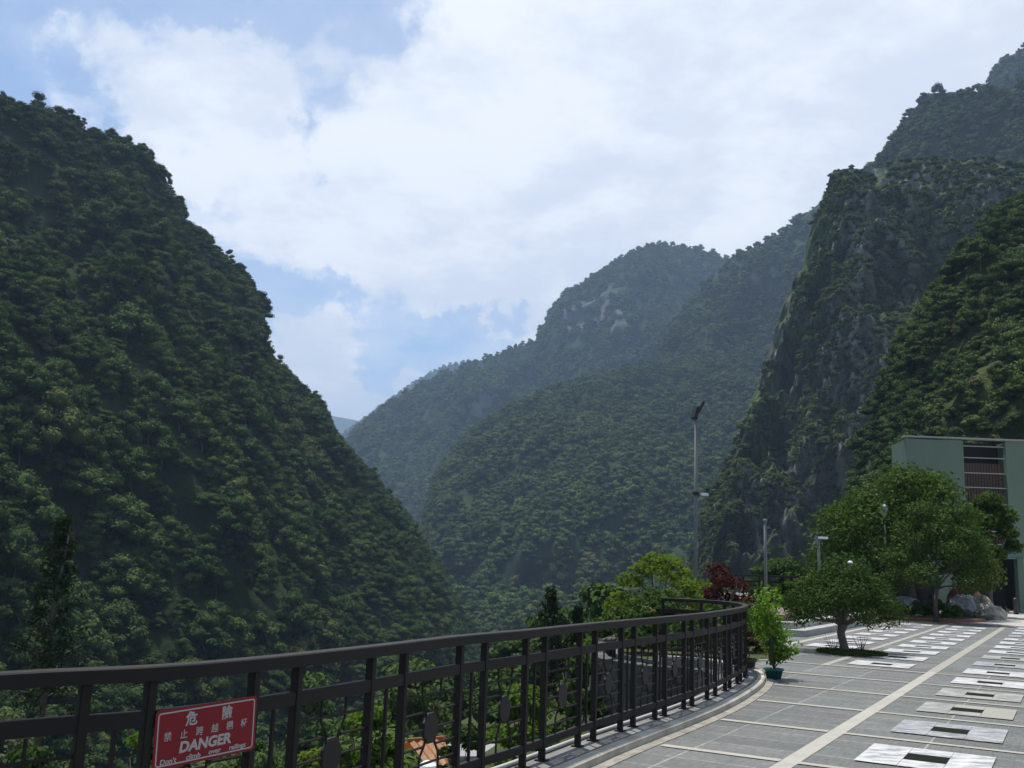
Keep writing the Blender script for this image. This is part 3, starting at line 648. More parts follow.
# ------------------------------------------------------------------ mountains (lofted terrain)
ZB = -46.0
RIDGE = {}
def under_ridge(name, P, tol=3.0):
    x, y, z = proj(P); r = RIDGE[name]; poly = [(a, b - tol) for a, b in r] + [(r[-1][0], 3000), (r[0][0] - 4000, 3000), (r[0][0] - 4000, r[0][1])]
    return seg_dist(np.column_stack([x, y]), poly) < 0
def fit_sizes(name, P, s, h=1.7):
    """trees on a crest stay low there, as on the real windswept ridge"""
    s = s.copy(); P = P.copy()
    for k in range(5):
        bad = ~under_ridge(name, P + np.column_stack([np.zeros(len(P)), np.zeros(len(P)), s * h])); s[bad] *= .80
    bad = ~under_ridge(name, P + np.column_stack([np.zeros(len(P)), np.zeros(len(P)), s * h]), 6.0); keep = ~bad
    return P[keep], s[keep]
def loft(name, ridge, base_d, mat, fine=0.0, nu=160, nv=90, drop=10, prof=1.0, bulge=0.0, amp=6.0, freq=.02, back=1.5, vfreq=None, ridged=0.0, zb=ZB, seed=0, tilt=0.0):
    P = np.array(ridge, float); S = np.concatenate([[0], np.cumsum(np.hypot(np.diff(P[:, 0]), np.diff(P[:, 1])))]); u = np.linspace(0, S[-1], nu)
    px, py, dd = (np.interp(u, S, P[:, k]) for k in range(3)); bd = np.interp(u, S, np.array(base_d, float)) if np.ndim(base_d) else np.full(nu, base_d)
    top = np.array([at(a, b + drop, c) for a, b, c in zip(px, py, dd)])
    hd = (top[:, :2]) / np.linalg.norm(top[:, :2], axis=1)[:, None]
    bot = np.column_stack([hd * bd[:, None], np.full(nu, zb)])
    bk = np.column_stack([hd * (dd * back)[:, None], np.full(nu, zb)])
    vs = np.linspace(0, 1, nv); vb = np.linspace(0, 1, 26)[1:]
    G_ = np.empty((nu, nv + 25, 3))
    for j, v in enumerate(vs):
        h = v ** prof
        G_[:, j, :2] = bot[:, :2] * (1 - v) + top[:, :2] * v; G_[:, j, 2] = bot[:, 2] * (1 - h) + top[:, 2] * h + bulge * math.sin(math.pi * v) * (top[:, 2] - zb)
    for j, v in enumerate(vb):
        G_[:, nv + j, :2] = top[:, :2] * (1 - v) + bk[:, :2] * v; G_[:, nv + j, 2] = top[:, 2] + (zb - top[:, 2]) * v ** 1.25
    Q = G_.reshape(-1, 3); W = np.minimum(1, np.concatenate([np.minimum(1, (1 - vs) * 6) * .85 + .15, np.minimum(1, .15 + vb * 3)]))
    W = np.tile(W, nu)
    nrm = np.zeros((nu, 1, 3)); nrm[:, 0, :2] = -hd; nrm[:, 0, 2] = .5; nr = np.broadcast_to(nrm, G_.shape).reshape(-1, 3)
    n = fbm(Q * freq * (np.array([1, 1, .45]) if vfreq is None else np.array(vfreq)) + seed * 31.7, 5, .5)
    if tilt: Qs = Q + np.column_stack([Q[:, 2] * tilt, np.zeros(len(Q)), np.zeros(len(Q))])
    else: Qs = Q
    if ridged: n = n * (1 - ridged) + ridged * (1 - 2 * np.abs(fbm(Qs * freq * 1.3 * np.array([1, 1, .2]) + 50 + seed, 4, .55)))
    if fine:
        n = n + fine / amp * (1 - 2 * np.abs(fbm(Qs * np.array([.09, .09, .028]) + 11, 4, .6))) + fine * .4 / amp * fbm(Q * .22, 3, .6)
    Q = Q + nr * (n * amp * (np.maximum(W, .3) if fine else W))[:, None]
    idx = np.arange(len(Q)).reshape(nu, -1); F = np.stack([idx[:-1, :-1], idx[1:, :-1], idx[1:, 1:], idx[:-1, 1:]], -1).reshape(-1, 4)
    o = link(name, mesh_np(name, Q, F, True), mat); tag(o, kind='structure'); RIDGE[name] = [(a, b) for a, b, c in ridge]
    return Q.reshape(nu, -1, 3), nv
def rockgreen(name, rockness, rock=(.20, .195, .18), green=(.022, .036, .013), scale=.02, zs=.25, ledge=False, spots=()):
    t = NT(name); gm = t.N.new('ShaderNodeNewGeometry'); pos = gm.outputs['Position']
    n = t.noise(scale, 10, .68, vec=pos, stretch=(1, 1, zs)); n2 = t.noise(scale * 6, 8, .7, vec=pos, stretch=(1, 1, zs)); n3 = t.noise(scale * 2.2, 6, .6, vec=pos)
    rk = t.ramp(n2, [(.33, tuple(c * .30 for c in rock)), (.52, tuple(c * .75 for c in rock)), (.68, tuple(c * 1.5 for c in rock))])
    gr = t.ramp(n3, [(.35, tuple(c * .6 for c in green)), (.65, tuple(c * 1.6 for c in green))])
    f = t.ramp(n, [(.5 - rockness * .4, (1, 1, 1)), (.60 - rockness * .4 + .06, (0, 0, 0))])
    c = t.mix(f, rk, gr)
    for p, rad in spots:
        vm = t.N.new('ShaderNodeVectorMath'); vm.operation = 'DISTANCE'; t.L.new(pos, vm.inputs[0]); vm.inputs[1].default_value = tuple(p)
        k = t.math('ADD', t.math('DIVIDE', vm.outputs['Value'], rad), t.math('ADD', t.math('MULTIPLY', t.math('SUBTRACT', n3, .5), 1.8), t.math('MULTIPLY', t.math('SUBTRACT', n2, .5), 3.0))); c = t.mix(t.ramp(k, [(.62, (1, 1, 1)), (.95, (0, 0, 0))]), c, t.mix(.5, rk, rock))
    if ledge:
        sp = t.N.new('ShaderNodeSeparateXYZ'); t.L.new(gm.outputs['Normal'], sp.inputs[0]); k = t.math('ADD', sp.outputs[2], t.math('MULTIPLY', t.math('SUBTRACT', n3, .5), 1.1))
        c = t.mix(t.ramp(k, [(.34, (0, 0, 0)), (.52, (1, 1, 1))]), c, gr)
    t.col(c); t.rough(.95, .1); t.bump(t.math('ADD', n2, t.noise(scale * 25, 6, .7, vec=pos)), 1.0, 1.2); return t.m
M_hill = rockgreen('forest_floor', -.6); M_hillrock = rockgreen('grey_cliff_rock', .18, rock=(.23, .225, .215)); M_far = rockgreen('far_slope', -.45, rock=(.30, .29, .27), green=(.020, .034, .013), scale=.006)
M_peak = rockgreen('peak_slope', -.45, rock=(.30, .30, .29), green=(.036, .056, .020), scale=.006)

M_cliff = rockgreen('grey_cliff_rock', .22, rock=(.40, .385, .35), green=(.066, .092, .032), scale=.022, zs=.3, ledge=True)
M_grassrock = rockgreen('grassy_scree', -.12, rock=(.13, .13, .09), green=(.065, .085, .028), scale=.05, zs=.6, ledge=True)
HILLS = {}
HILLS['left'] = loft('left_hillside', [(-900, -120, 330), (-500, -20, 330), (-200, 60, 335), (0, 89, 340), (60, 106, 345), (100, 124, 350), (140, 133, 355), (163, 156, 360), (176, 190, 365), (190, 215, 368), (228, 249, 375), (258, 284, 380), (266, 308, 382), (262, 342, 384), (288, 370, 390), (318, 395, 395), (333, 426, 400), (350, 446, 405), (398, 500, 420), (428, 545, 435), (452, 592, 450), (480, 645, 470), (540, 720, 520)],
    [80, 90, 105, 125, 130, 135, 140, 145, 150, 150, 160, 165, 170, 175, 180, 190, 200, 215, 240, 270, 300, 340, 420], M_hill, nu=240, nv=110, drop=11, amp=13, freq=.013, bulge=.04, ridged=.35, seed=1)
HILLS['mid'] = loft('middle_spur', [(405, 600, 880), (424, 535, 880), (432, 495, 890), (443, 462, 910), (472, 428, 930), (512, 402, 960), (560, 382, 1000), (620, 366, 1050), (680, 355, 1100), (740, 345, 1150), (800, 330, 1200), (1000, 330, 1200)],
    [560, 540, 530, 520, 510, 500, 490, 480, 480, 480, 480, 480], M_hill, nu=200, nv=110, drop=7, amp=38, freq=.0055, ridged=.45, bulge=.03, seed=2)
HILLS['peak'] = loft('peak_mountain', [(250, 520, 1500), (326, 455, 1550), (352, 430, 1600), (382, 405, 1620), (430, 377, 1650), (500, 349, 1700), (537, 336, 1700), (549, 313, 1700), (566, 291, 1700), (590, 279, 1700), (612, 262, 1710), (635, 250, 1720), (655, 241, 1720), (700, 246, 1740), (735, 256, 1760), (800, 262, 1800), (950, 250, 1800)],
    [1150] * 17, M_peak, nu=220, nv=110, drop=5, amp=60, freq=.0036, ridged=.5, seed=3)
HILLS['ridge'] = loft('far_ridge', [(660, 330, 1150), (700, 285, 1180), (738, 247, 1200), (762, 238, 1200), (790, 222, 1200), (826, 192, 1200), (866, 166, 1200), (900, 150, 1200), (985, 90, 1200), (994, 68, 1180), (1006, 54, 1180), (1024, 42, 1180), (1100, 5, 1180), (1400, -80, 1180)],
    [800] * 14, M_far, nu=180, nv=90, drop=6, amp=40, freq=.005, ridged=.5, seed=4)
HILLS['upper'] = loft('upper_mountain', [(800, 330, 720), (840, 215, 720), (868, 162, 730), (889, 142, 740), (903, 116, 745), (917, 98, 750), (927, 86, 750), (962, 83, 750), (1000, 84, 750), (1060, 70, 740), (1400, 0, 700)],
    [480] * 11, M_hill, nu=160, nv=90, drop=7, amp=22, freq=.008, ridged=.4, seed=5)
HILLS['cliff'] = loft('rock_cliff', [(655, 690, 330), (684, 590, 335), (706, 510, 340), (733, 452, 350), (752, 396, 360), (775, 330, 370), (800, 262, 380), (815, 215, 385), (832, 182, 390), (848, 168, 392), (868, 165, 394), (905, 163, 396), (960, 168, 398), (1000, 172, 400), (1080, 170, 400), (1400, 120, 400)],
    [300, 296, 292, 290, 290, 290, 290, 290, 288, 286, 280, 275, 270, 265, 260, 240], M_cliff, fine=6.5, nu=460, nv=330, drop=4, amp=22, freq=.012, ridged=.7, prof=.85, seed=6, tilt=.45)
HILLS['right'] = loft('right_hillside', [(835, 600, 150), (856, 500, 152), (866, 442, 155), (880, 397, 160), (903, 354, 165), (924, 314, 170), (947, 274, 175), (960, 243, 178), (990, 210, 182), (1024, 192, 186), (1100, 150, 190), (1500, 60, 200)],
    [110, 104, 100, 96, 94, 92, 90, 90, 90, 90, 90, 80], M_grassrock, fine=1.0, nu=260, nv=160, drop=16, amp=7, freq=.03, ridged=.4, zb=-2, seed=7)
HILLS['far'] = loft('far_blue_mountain', [(180, 500, 3100), (290, 465, 3150), (345, 433, 3200), (380, 407, 3200), (408, 386, 3200), (432, 371, 3200), (452, 364, 3200), (470, 362, 3200), (520, 372, 3200), (700, 420, 3200)], [2500] * 10, M_far, nu=120, nv=50, drop=1, amp=50, freq=.004, ridged=.5, seed=8)
loft('distant_range', [(100, 480, 5600), (260, 436, 5600), (322, 414, 5600), (345, 419, 5600), (372, 424, 5600), (420, 450, 5600), (600, 470, 5600)], [4600] * 7, M_far, nu=80, nv=40, drop=0, amp=120, freq=.002, ridged=.5, seed=9)

def on_slope(key, px, py):
    G_, nv = HILLS[key]; V = G_[:, :nv].reshape(-1, 3); x, y, z = proj(V); d = np.hypot(x - px, y - py); c = np.where(d < 4)[0]
    return V[c[np.argmin(z[c])]] if len(c) else V[np.argmin(d)]
SPOTS = [(on_slope('peak', 590, 304), 62), (on_slope('peak', 612, 318), 34), (on_slope('peak', 572, 318), 40), (on_slope('peak', 479, 405), 15), (on_slope('peak', 487, 398), 11)]
M_peak2 = rockgreen('peak_slope', -.45, rock=(.13, .133, .13), green=(.020, .034, .013), scale=.006, spots=SPOTS); bpy.data.objects['peak_mountain'].data.materials[0] = M_peak2
# scattering ---------------------------------------------------------------
def scatter(key, spacing, vmax_extra=3, seed=0, mask=None, margin=160, jitter=1.0, keepback=True):
    G_, nv = HILLS[key]; r = np.random.default_rng(seed); nu = G_.shape[0]; hi = nv + vmax_extra
    A = G_[:-1, :hi - 1]; Bq = G_[1:, :hi - 1]; Cq = G_[1:, 1:hi]; Dq = G_[:-1, 1:hi]
    ar = .5 * (np.linalg.norm(np.cross(Bq - A, Dq - A), axis=2) + np.linalg.norm(np.cross(Bq - Cq, Dq - Cq), axis=2))
    hor = .5 * np.abs((Bq - A)[..., 0] * (Dq - A)[..., 1] - (Bq - A)[..., 1] * (Dq - A)[..., 0]) * 2
    w = (.55 * ar + .45 * hor).ravel()
    # in view only
    cen = ((A + Cq) / 2).reshape(-1, 3); x, y, z = proj(cen); ok = (x > -margin) & (x < 1024 + margin) & (y > -margin) & (y < 860) & (z > 0)
    w = w * ok; n = int(w.sum() / (spacing ** 2) * 3.2); f = r.choice(len(w), n, p=w / w.sum()); i, j = np.unravel_index(f, ar.shape); s, t_ = r.random(n)[:, None], r.random(n)[:, None]
    P = (A[i, j] * (1 - s) + Bq[i, j] * s) * (1 - t_) + (Dq[i, j] * (1 - s) + Cq[i, j] * s) * t_
    # thin by hash grid
    cell = spacing * .64; seen = {}; keep = []
    K = np.floor(P / cell).astype(int)
    for q in range(n):
        k = tuple(K[q]); bad = False
        for dx in (-1, 0, 1):
            for dy in (-1, 0, 1):
                for dz in (-1, 0, 1):
                    for m in seen.get((k[0] + dx, k[1] + dy, k[2] + dz), ()):
                        if (P[m, 0] - P[q, 0]) ** 2 + (P[m, 1] - P[q, 1]) ** 2 + (P[m, 2] - P[q, 2]) ** 2 < cell * cell: bad = True; break
                    if bad: break
                if bad: break
            if bad: break
        if not bad: seen.setdefault(k, []).append(q); keep.append(q)
    P = P[keep]
    if mask is not None: P = P[mask(P)]
    return P

PROTO = {}
def proto_set(key, mat, R, H, nl, size, lobes, n=5, core=.8, **kw):
    c = bpy.data.collections.new('proto_' + key); PROTO[key] = c
    for i in range(n):
        k = dict(kw); me = crown_mesh('foliage', 100 + i + len(PROTO) * 17, R * (1 + .12 * ((i * 37) % 5 - 2) / 2), H, nl, lobes + i % 3, size, core, mat, **k)
        o = bpy.data.objects.new('foliage', me); c.objects.link(o)
    return c
# radius ~1 unit crowns
proto_set('mid', M_forest, 1.0, 1.6, 1900, .11, 12, 8, .78, lobe_r=.35, base=.15, jit=.42, shell=.35)
proto_set('far', M_forest2, 1.0, 1.7, 420, .22, 7, 6, .80, lobe_r=.42, base=.15, jit=.42, shell=.3)
proto_set('scrub', M_scrub, 1.0, 1.1, 320, .22, 6, 5, .80, lobe_r=.45, base=.15)

for i, (R_, H_, lb, lr) in enumerate(((.78, 2.0, 9, .42), (1.15, 1.25, 14, .32), (.62, 2.2, 8, .5))):
    me = crown_mesh('foliage', 300 + i, R_, H_, 1500, lb, .10, .72, M_forest, jit=.5, lobe_r=lr, base=.15, shell=.5)
    PROTO['mid'].objects.link(bpy.data.objects.new('foliage', me))
def gn_scatter(name, coll, P, scale, seed):
    r = np.random.default_rng(seed); me = bpy.data.meshes.new(name); me.vertices.add(len(P)); me.vertices.foreach_set('co', P.astype(np.float32).ravel())
    a = me.attributes.new('s', 'FLOAT_VECTOR', 'POINT'); sc = np.stack([scale * r.uniform(.85, 1.15, len(P)), scale * r.uniform(.85, 1.15, len(P)), scale * r.uniform(.8, 1.25, len(P))], 1); a.data.foreach_set('vector', sc.astype(np.float32).ravel())
    a = me.attributes.new('r', 'FLOAT_VECTOR', 'POINT'); ro = np.stack([r.normal(0, .12, len(P)), r.normal(0, .12, len(P)), r.uniform(0, 6.28, len(P))], 1); a.data.foreach_set('vector', ro.astype(np.float32).ravel())
    a = me.attributes.new('k', 'INT', 'POINT'); a.data.foreach_set('value', r.integers(0, len(coll.objects), len(P)).astype(np.int32)); me.update()
    o = link(name, me); ng = bpy.data.node_groups.new(name, 'GeometryNodeTree'); ng.interface.new_socket('Geometry', in_out='INPUT', socket_type='NodeSocketGeometry'); ng.interface.new_socket('Geometry', in_out='OUTPUT', socket_type='NodeSocketGeometry')
    N = ng.nodes; L = ng.links; gi = N.new('NodeGroupInput'); go = N.new('NodeGroupOutput'); iop = N.new('GeometryNodeInstanceOnPoints'); ci = N.new('GeometryNodeCollectionInfo')
    ci.inputs[0].default_value = coll; ci.inputs['Separate Children'].default_value = True; ci.inputs['Reset Children'].default_value = True
    def attr(nm, ty):
        n = N.new('GeometryNodeInputNamedAttribute'); n.data_type = ty; n.inputs[0].default_value = nm; return n.outputs[0]
    m2p = N.new('GeometryNodeMeshToPoints'); L.new(gi.outputs[0], m2p.inputs[0])
    L.new(m2p.outputs[0], iop.inputs['Points']); L.new(ci.outputs[0], iop.inputs['Instance']); iop.inputs['Pick Instance'].default_value = True
    L.new(attr('k', 'INT'), iop.inputs['Instance Index']); L.new(attr('r', 'FLOAT_VECTOR'), iop.inputs['Rotation']); L.new(attr('s', 'FLOAT_VECTOR'), iop.inputs['Scale']); L.new(iop.outputs[0], go.inputs[0])
    md = o.modifiers.new('scatter', 'NODES'); md.node_group = ng; tag(o, kind='stuff'); return o

# forests
Pl = scatter('left', 5.7, 2, 11); Pl, sl = fit_sizes('left_hillside', Pl, 2.4 + 4.4 * np.random.default_rng(1).random(len(Pl)) ** 2.2)
# valley slope between the plaza and the hills
r = np.random.default_rng(21); n = 5200; vx = r.uniform(-190, 120, n); vy = r.uniform(12, 330, n); vp = np.column_stack([vx, vy]); dd = seg_dist(vp, outline)
x_, y_, z_ = proj(np.column_stack([vp, np.full(n, -10.)])); dist_ = np.hypot(vx, vy)
ok = (dd > 9) & (x_ > -200) & (x_ < 860) & (z_ > 5) & (dist_ > 38) & (vx < 10 + vy * .32)
vp = vp[ok]; keep = []
for i, p in enumerate(vp):
    if all((p[0] - vp[j][0]) ** 2 + (p[1] - vp[j][1]) ** 2 > 5.0 ** 2 for j in keep[-900:]): keep.append(i)
vp = vp[keep]; Pv = np.column_stack([vp, ground_z(vp)])
Pr = scatter('right', 4.5, 3, 12, mask=lambda P: ~((fbm(P * .045 + 9, 2) > .10) & (proj(P)[0] > 930) & (proj(P)[1] > 320)))
allP = np.vstack([Pl, Pv, Pr]); allS = np.concatenate([sl, np.random.default_rng(2).uniform(2.4, 4.4, len(Pv)), np.random.default_rng(3).uniform(1.7, 3.4, len(Pr))]); src = np.concatenate([np.zeros(len(Pl)), np.ones(len(Pv)), np.full(len(Pr), 2)])
x_, y_, z_ = proj(allP + np.array([0, 0, 3.])); dist_ = np.linalg.norm(allP[:, :2], axis=1)
vis = (x_ > -10) & (x_ < 1034) & (y_ > 0) & (y_ < 775) & (z_ > 0)
score = np.where(vis, allS / dist_, 0); order = np.argsort(-score); single = np.zeros(len(allP), bool); single[order[:285]] = True
ground_gz = ground_z(Pl[:, :2]); okl = Pl[:, 2] > ground_gz - 1
rest = ~single
gn_scatter('forest', PROTO['mid'], allP[rest] - np.array([0, 0, .6]), allS[rest], 5)
TM = [trunk_mesh('trunk', .55, .035, M_bark, s, 4, .45, 1.05) for s in range(3)]
CR = [o.data for o in PROTO['mid'].objects]
labs = {0: ('dark leafy tree packed into the forest on the steep left hillside', 'trees low on the left hillside'),
        1: ('leafy tree on the valley slope seen just beyond the railing', 'trees on the valley slope'),
        2: ('bushy green tree on the steep hillside behind the green building', 'trees on the right hillside')}
rs = np.random.default_rng(33)
for i in np.where(single)[0]:
    lb, gp = labs[int(src[i])]; s = float(allS[i])
    e = empty('forest_tree', allP[i] - np.array([0, 0, .8]), lb, 'tree', gp, rz=float(rs.uniform(0, 6.28))); e.scale = (s * rs.uniform(.9, 1.1), s * rs.uniform(.9, 1.1), s * rs.uniform(.85, 1.2))
    link('crown', CR[rs.integers(len(CR))], None, e); link('trunk', TM[rs.integers(3)], None, e)
NAME = {'mid': 'middle_spur', 'peak': 'peak_mountain', 'ridge': 'far_ridge', 'upper': 'upper_mountain', 'far': 'far_blue_mountain'}
for key, sp, lo, hi, sd, cc in (('far', 26, 9, 15, 19, 'far'), ('mid', 9.5, 4.2, 8.2, 13, 'far'), ('peak', 13.5, 5.5, 10, 14, 'far'), ('ridge', 11, 4.5, 8, 15, 'far'), ('upper', 7.8, 3.6, 6.5, 16, 'far')):
    m = None
    if key == 'peak': 
        m = lambda P: ~(np.min([np.linalg.norm(P - c, axis=1) / rad for c, rad in SPOTS], axis=0) + .5 * fbm(P * .02, 3) < .95) | (np.random.default_rng(8).random(len(P)) < .45)
    Pm = scatter(key, sp, 3, sd, mask=m) - np.array([0, 0, lo * .5]); Pm, sm = fit_sizes(NAME[key], Pm, np.random.default_rng(sd).uniform(lo, hi, len(Pm))); gn_scatter('forest', PROTO[cc], Pm, sm, sd)
def cliffmask(P):
    v = fbm(P * np.array([.028, .028, .008]), 4); x, y, z = proj(P); thr = np.where(y < 225, .7, .02) ; thr = np.where((x < 735) & (y > 470), .3, thr)
    return v < np.where(P[:, 2] > 1e9, 1, thr)
Pc = scatter('cliff', 2.9, 9, 17, mask=cliffmask); gn_scatter('cliff_scrub', PROTO['scrub'], Pc, np.random.default_rng(17).uniform(.8, 2.1, len(Pc)), 17)
Pg = scatter('right', 2.2, 2, 18, mask=lambda P: (proj(P)[0] > 900) & (proj(P)[1] > 300)); gn_scatter('slope_scrub', PROTO['scrub'], Pg, np.random.default_rng(18).uniform(.8, 2.0, len(Pg)), 18)

# ------------------------------------------------------------------ nearby plants
def shrub(name, x, y, z, R, H, mat, label, cat='shrub', nl=2600, size=.10, lobes=12, group=None, seed=1, core=.6, stem=True, jit=.7, lobe_r=.38, base=.25, trunkh=None, bark=None):
    e = empty(name, (x, y, z), label, cat, group, rz=seed * 1.3)
    me = crown_mesh('foliage', seed, R, H, nl, lobes, size, core, mat, jit=jit, lobe_r=lobe_r, base=base, shell=.45); link('crown' if cat == 'tree' else 'foliage', me, None, e)
    if stem: link('trunk' if cat == 'tree' else 'stem', trunk_mesh('trunk', trunkh or H * .3, max(.02, R * .045), bark or M_bark, seed, 5, R * .5, H * .75), None, e)
    return e
# yellow-green tree and its neighbours behind the far bend of the railing
def atz(px, py, d): p = at(px, py, d); return p
def plant(px, pytop, pybot, wpx, d, mat, label, name='shrub', cat='shrub', **k):
    t0 = at(px, pytop, d); b0 = at(px, pybot, d); R = wpx / 2 * d / FPX; return shrub(name, b0[0], b0[1], b0[2], R, t0[2] - b0[2], mat, label, cat, **k)
plant(660, 518, 690, 122, 25.5, M_yellow, 'airy yellow-green tree behind the railing bend, left of the tall pole', 'broadleaf_tree', 'tree', nl=4200, size=.11, core=0, seed=3, lobes=30, lobe_r=.20, base=.36)
plant(650, 590, 690, 58, 22.5, M_cream, 'pale cream and pink leaved shrub beside the far end of the railing', nl=1500, size=.10, seed=4, core=0, lobes=12)
plant(600, 620, 700, 60, 27, M_bright, 'green shrub rising behind the railing left of the cream leaved shrub', nl=2600, size=.12, seed=5)
plant(724, 556, 650, 84, 29.0, M_red, 'dark red leaved shrub right of the tall pole', nl=2600, size=.12, seed=6, core=0, lobes=16, lobe_r=.3)
plant(708, 585, 660, 40, 31, M_bright, 'light green shrub between the tall pole and the dark red shrub', nl=1500, size=.11, seed=61, core=.5)
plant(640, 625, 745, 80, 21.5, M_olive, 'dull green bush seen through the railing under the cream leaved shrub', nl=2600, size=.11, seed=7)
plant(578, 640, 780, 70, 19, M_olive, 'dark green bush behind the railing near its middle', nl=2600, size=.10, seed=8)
plant(520, 660, 810, 80, 17, M_bright, 'bright bush below the railing, right of the orange roof', nl=2800, size=.09, seed=9)
plant(360, 672, 860, 92, 14.5, M_bright, 'bright green leafy bush seen through the railing right of the red sign', nl=5200, size=.085, seed=10, core=.45, lobes=22, lobe_r=.28)
plant(300, 720, 900, 80, 13.5, M_yellow, 'yellow-green bush peeping under the railing just right of the red sign', nl=3000, size=.08, seed=11, core=.45)
plant(128, 715, 900, 70, 13, M_bright, 'light green bush seen through the railing left of the red sign', nl=3000, size=.08, seed=12, core=.45)
plant(20, 735, 880, 90, 14, M_olive, 'dark green bush behind the railing at the left edge', nl=2600, size=.09, seed=13)
plant(455, 690, 860, 60, 15.5, M_olive, 'small dull bush behind the railing beside the pale flat roof', nl=2200, size=.08, seed=14)
plant(585, 720, 850, 60, 13.5, M_bright, 'low bright green plant at the foot of the retaining wall', nl=2200, size=.07, seed=15)
plant(236, 700, 880, 60, 19, M_olive, 'olive bush half hidden by the red sign', nl=2400, size=.09, seed=16)
plant(680, 690, 780, 60, 14.5, M_bright, 'fresh green weeds at the wall foot inside the railing bend', nl=1800, size=.07, seed=17)
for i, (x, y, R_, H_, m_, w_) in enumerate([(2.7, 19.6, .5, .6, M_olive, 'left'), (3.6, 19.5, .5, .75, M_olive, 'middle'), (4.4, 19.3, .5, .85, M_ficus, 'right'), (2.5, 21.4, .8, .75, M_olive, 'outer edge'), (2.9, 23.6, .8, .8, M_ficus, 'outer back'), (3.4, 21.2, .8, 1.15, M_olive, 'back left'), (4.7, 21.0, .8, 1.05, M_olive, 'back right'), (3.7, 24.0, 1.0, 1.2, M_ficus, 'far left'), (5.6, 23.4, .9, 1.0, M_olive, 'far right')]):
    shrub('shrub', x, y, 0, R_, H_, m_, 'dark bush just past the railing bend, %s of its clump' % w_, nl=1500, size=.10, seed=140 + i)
# greenery behind the stepped terrace
plant(815, 560, 640, 70, 37, M_bright, 'light green shrub behind the short straight railing', nl=2600, size=.14, seed=20)
plant(850, 545, 640, 90, 40.5, M_olive, 'dull green shrub behind the white dome lamp', nl=2800, size=.16, seed=21)
plant(760, 575, 640, 50, 39, M_olive, 'dark shrub behind the left end of the short straight railing', nl=2000, size=.14, seed=22)
plant(786, 570, 640, 44, 36.5, M_bright, 'bright shrub between the slim lamp post and the clipped tree', nl=2000, size=.12, seed=23)
# conifers poking above the railing
def conifer(px, pytop, pybot, d, wpx, label, seed, dens=1.0):
    t0 = at(px, pytop, d); b0 = at(px, pybot, d); H = t0[2] - b0[2]; R = wpx / 2 * d / FPX; r = np.random.default_rng(seed)
    e = empty('conifer_tree', b0, label, 'tree'); Cs, Ns = [], []; bm = bmesh.new(); tube(bm, [(0, 0, -2), (0, 0, H * .6), (.03 * H, 0, H * .97)], [H * .018, H * .011, H * .003], 7)
    nb = int(30 * dens)
    for i in range(nb):
        h = H * (.18 + .80 * (i / nb)); a = i * 2.399 + r.uniform(-.4, .4); ln = R * (1.08 - i / nb) ** .8 * r.uniform(.55, 1.15); ddir = np.array([math.cos(a), math.sin(a), .35 * r.uniform(.3, 1.2)])
        p0 = np.array([0, 0, h]); p1 = p0 + ddir * ln; tube(bm, [p0, p0 + ddir * ln * .5 - np.array([0, 0, .05 * ln]), p1], [H * .004, H * .003, H * .001], 4)
        m = int(34 * dens ** 2); tt = r.uniform(.25, 1.05, m)[:, None]; Cs.append(p0 + (p1 - p0) * tt + r.normal(0, .10 + .05 * ln, (m, 3))); Ns.append(np.tile(ddir, (m, 1)) + r.normal(0, .8, (m, 3)))
    Cs = np.vstack(Cs); Ns = np.vstack(Ns); q = leaf_quads(Cs, Ns, .26 * d / 45 + .04, r, .8, .28).reshape(-1, 3)
    link('crown', mesh_np('crown', q, np.arange(len(q)).reshape(-1, 4)), M_conifer, e); link('trunk', mesh_bm('trunk', bm, True), M_bark, e)
conifer(36, 512, 760, 45, 74, 'slender dark conifer standing in front of the left hillside', 1, 1.35)
conifer(547, 586, 720, 42, 44, 'dark pointed conifer just above the railing near the picture centre', 2)
conifer(604, 592, 700, 44, 34, 'smaller dark conifer above the railing, left of the cream leaved shrub', 3)
conifer(575, 603, 700, 48, 30, 'lowest dark conifer tip between two others above the railing', 4)

# orange-tiled pavilion and pale flat roof in the valley
def pavilion():
    c = at(431, 757, 40); r = empty('tile_roof_pavilion', c, 'small pavilion with orange tiled roof seen through the railing', 'pavilion', rz=.55)
    bm = bmesh.new(); W, D_, h = 1.0, 1.6, .62
    n = 12; rows = []
    for j in range(4):
        v = j / 3; rows.append([bm.verts.new((-W + 2 * W * i / n, -D_ * (1 - v), h * v ** .8 + (.08 if i % 2 else 0))) for i in range(n + 1)])
    for j in range(3, 0, -1):
        v = (j - 1) / 3; rows.append([bm.verts.new((-W + 2 * W * i / n, D_ * (1 - v), h * v ** .8 + (.08 if i % 2 else 0))) for i in range(n + 1)])
    for a, b in zip(rows[:-1], rows[1:]):
        for i in range(n): bm.faces.new((a[i], a[i + 1], b[i + 1], b[i]))
    bmesh.ops.solidify(bm, geom=list(bm.faces), thickness=.08)
    link('roof', mesh_bm('roof', bm), simple('orange_roof_tiles', (.46, .21, .06), .35, 9, .5), r)
    bm = bmesh.new(); box(bm, (0, 0, h + .06), (2 * W + .1, .14, .14), 0, .02); link('ridge', mesh_bm('ridge', bm), simple('ridge_tiles', (.30, .11, .04), .3, 9, .5), r)
    for sx in (-1, 1):
        for sy in (-1, 1):
            bm = bmesh.new(); tube(bm, [(sx * .9, sy * 1.2, -3.2), (sx * .9, sy * 1.2, .2)], .07, 8); link('post', mesh_bm('post', bm, True), M_red2, r)
M_red2 = simple('red_painted_posts', (.22, .05, .03), .2, 5, .6)
pavilion()
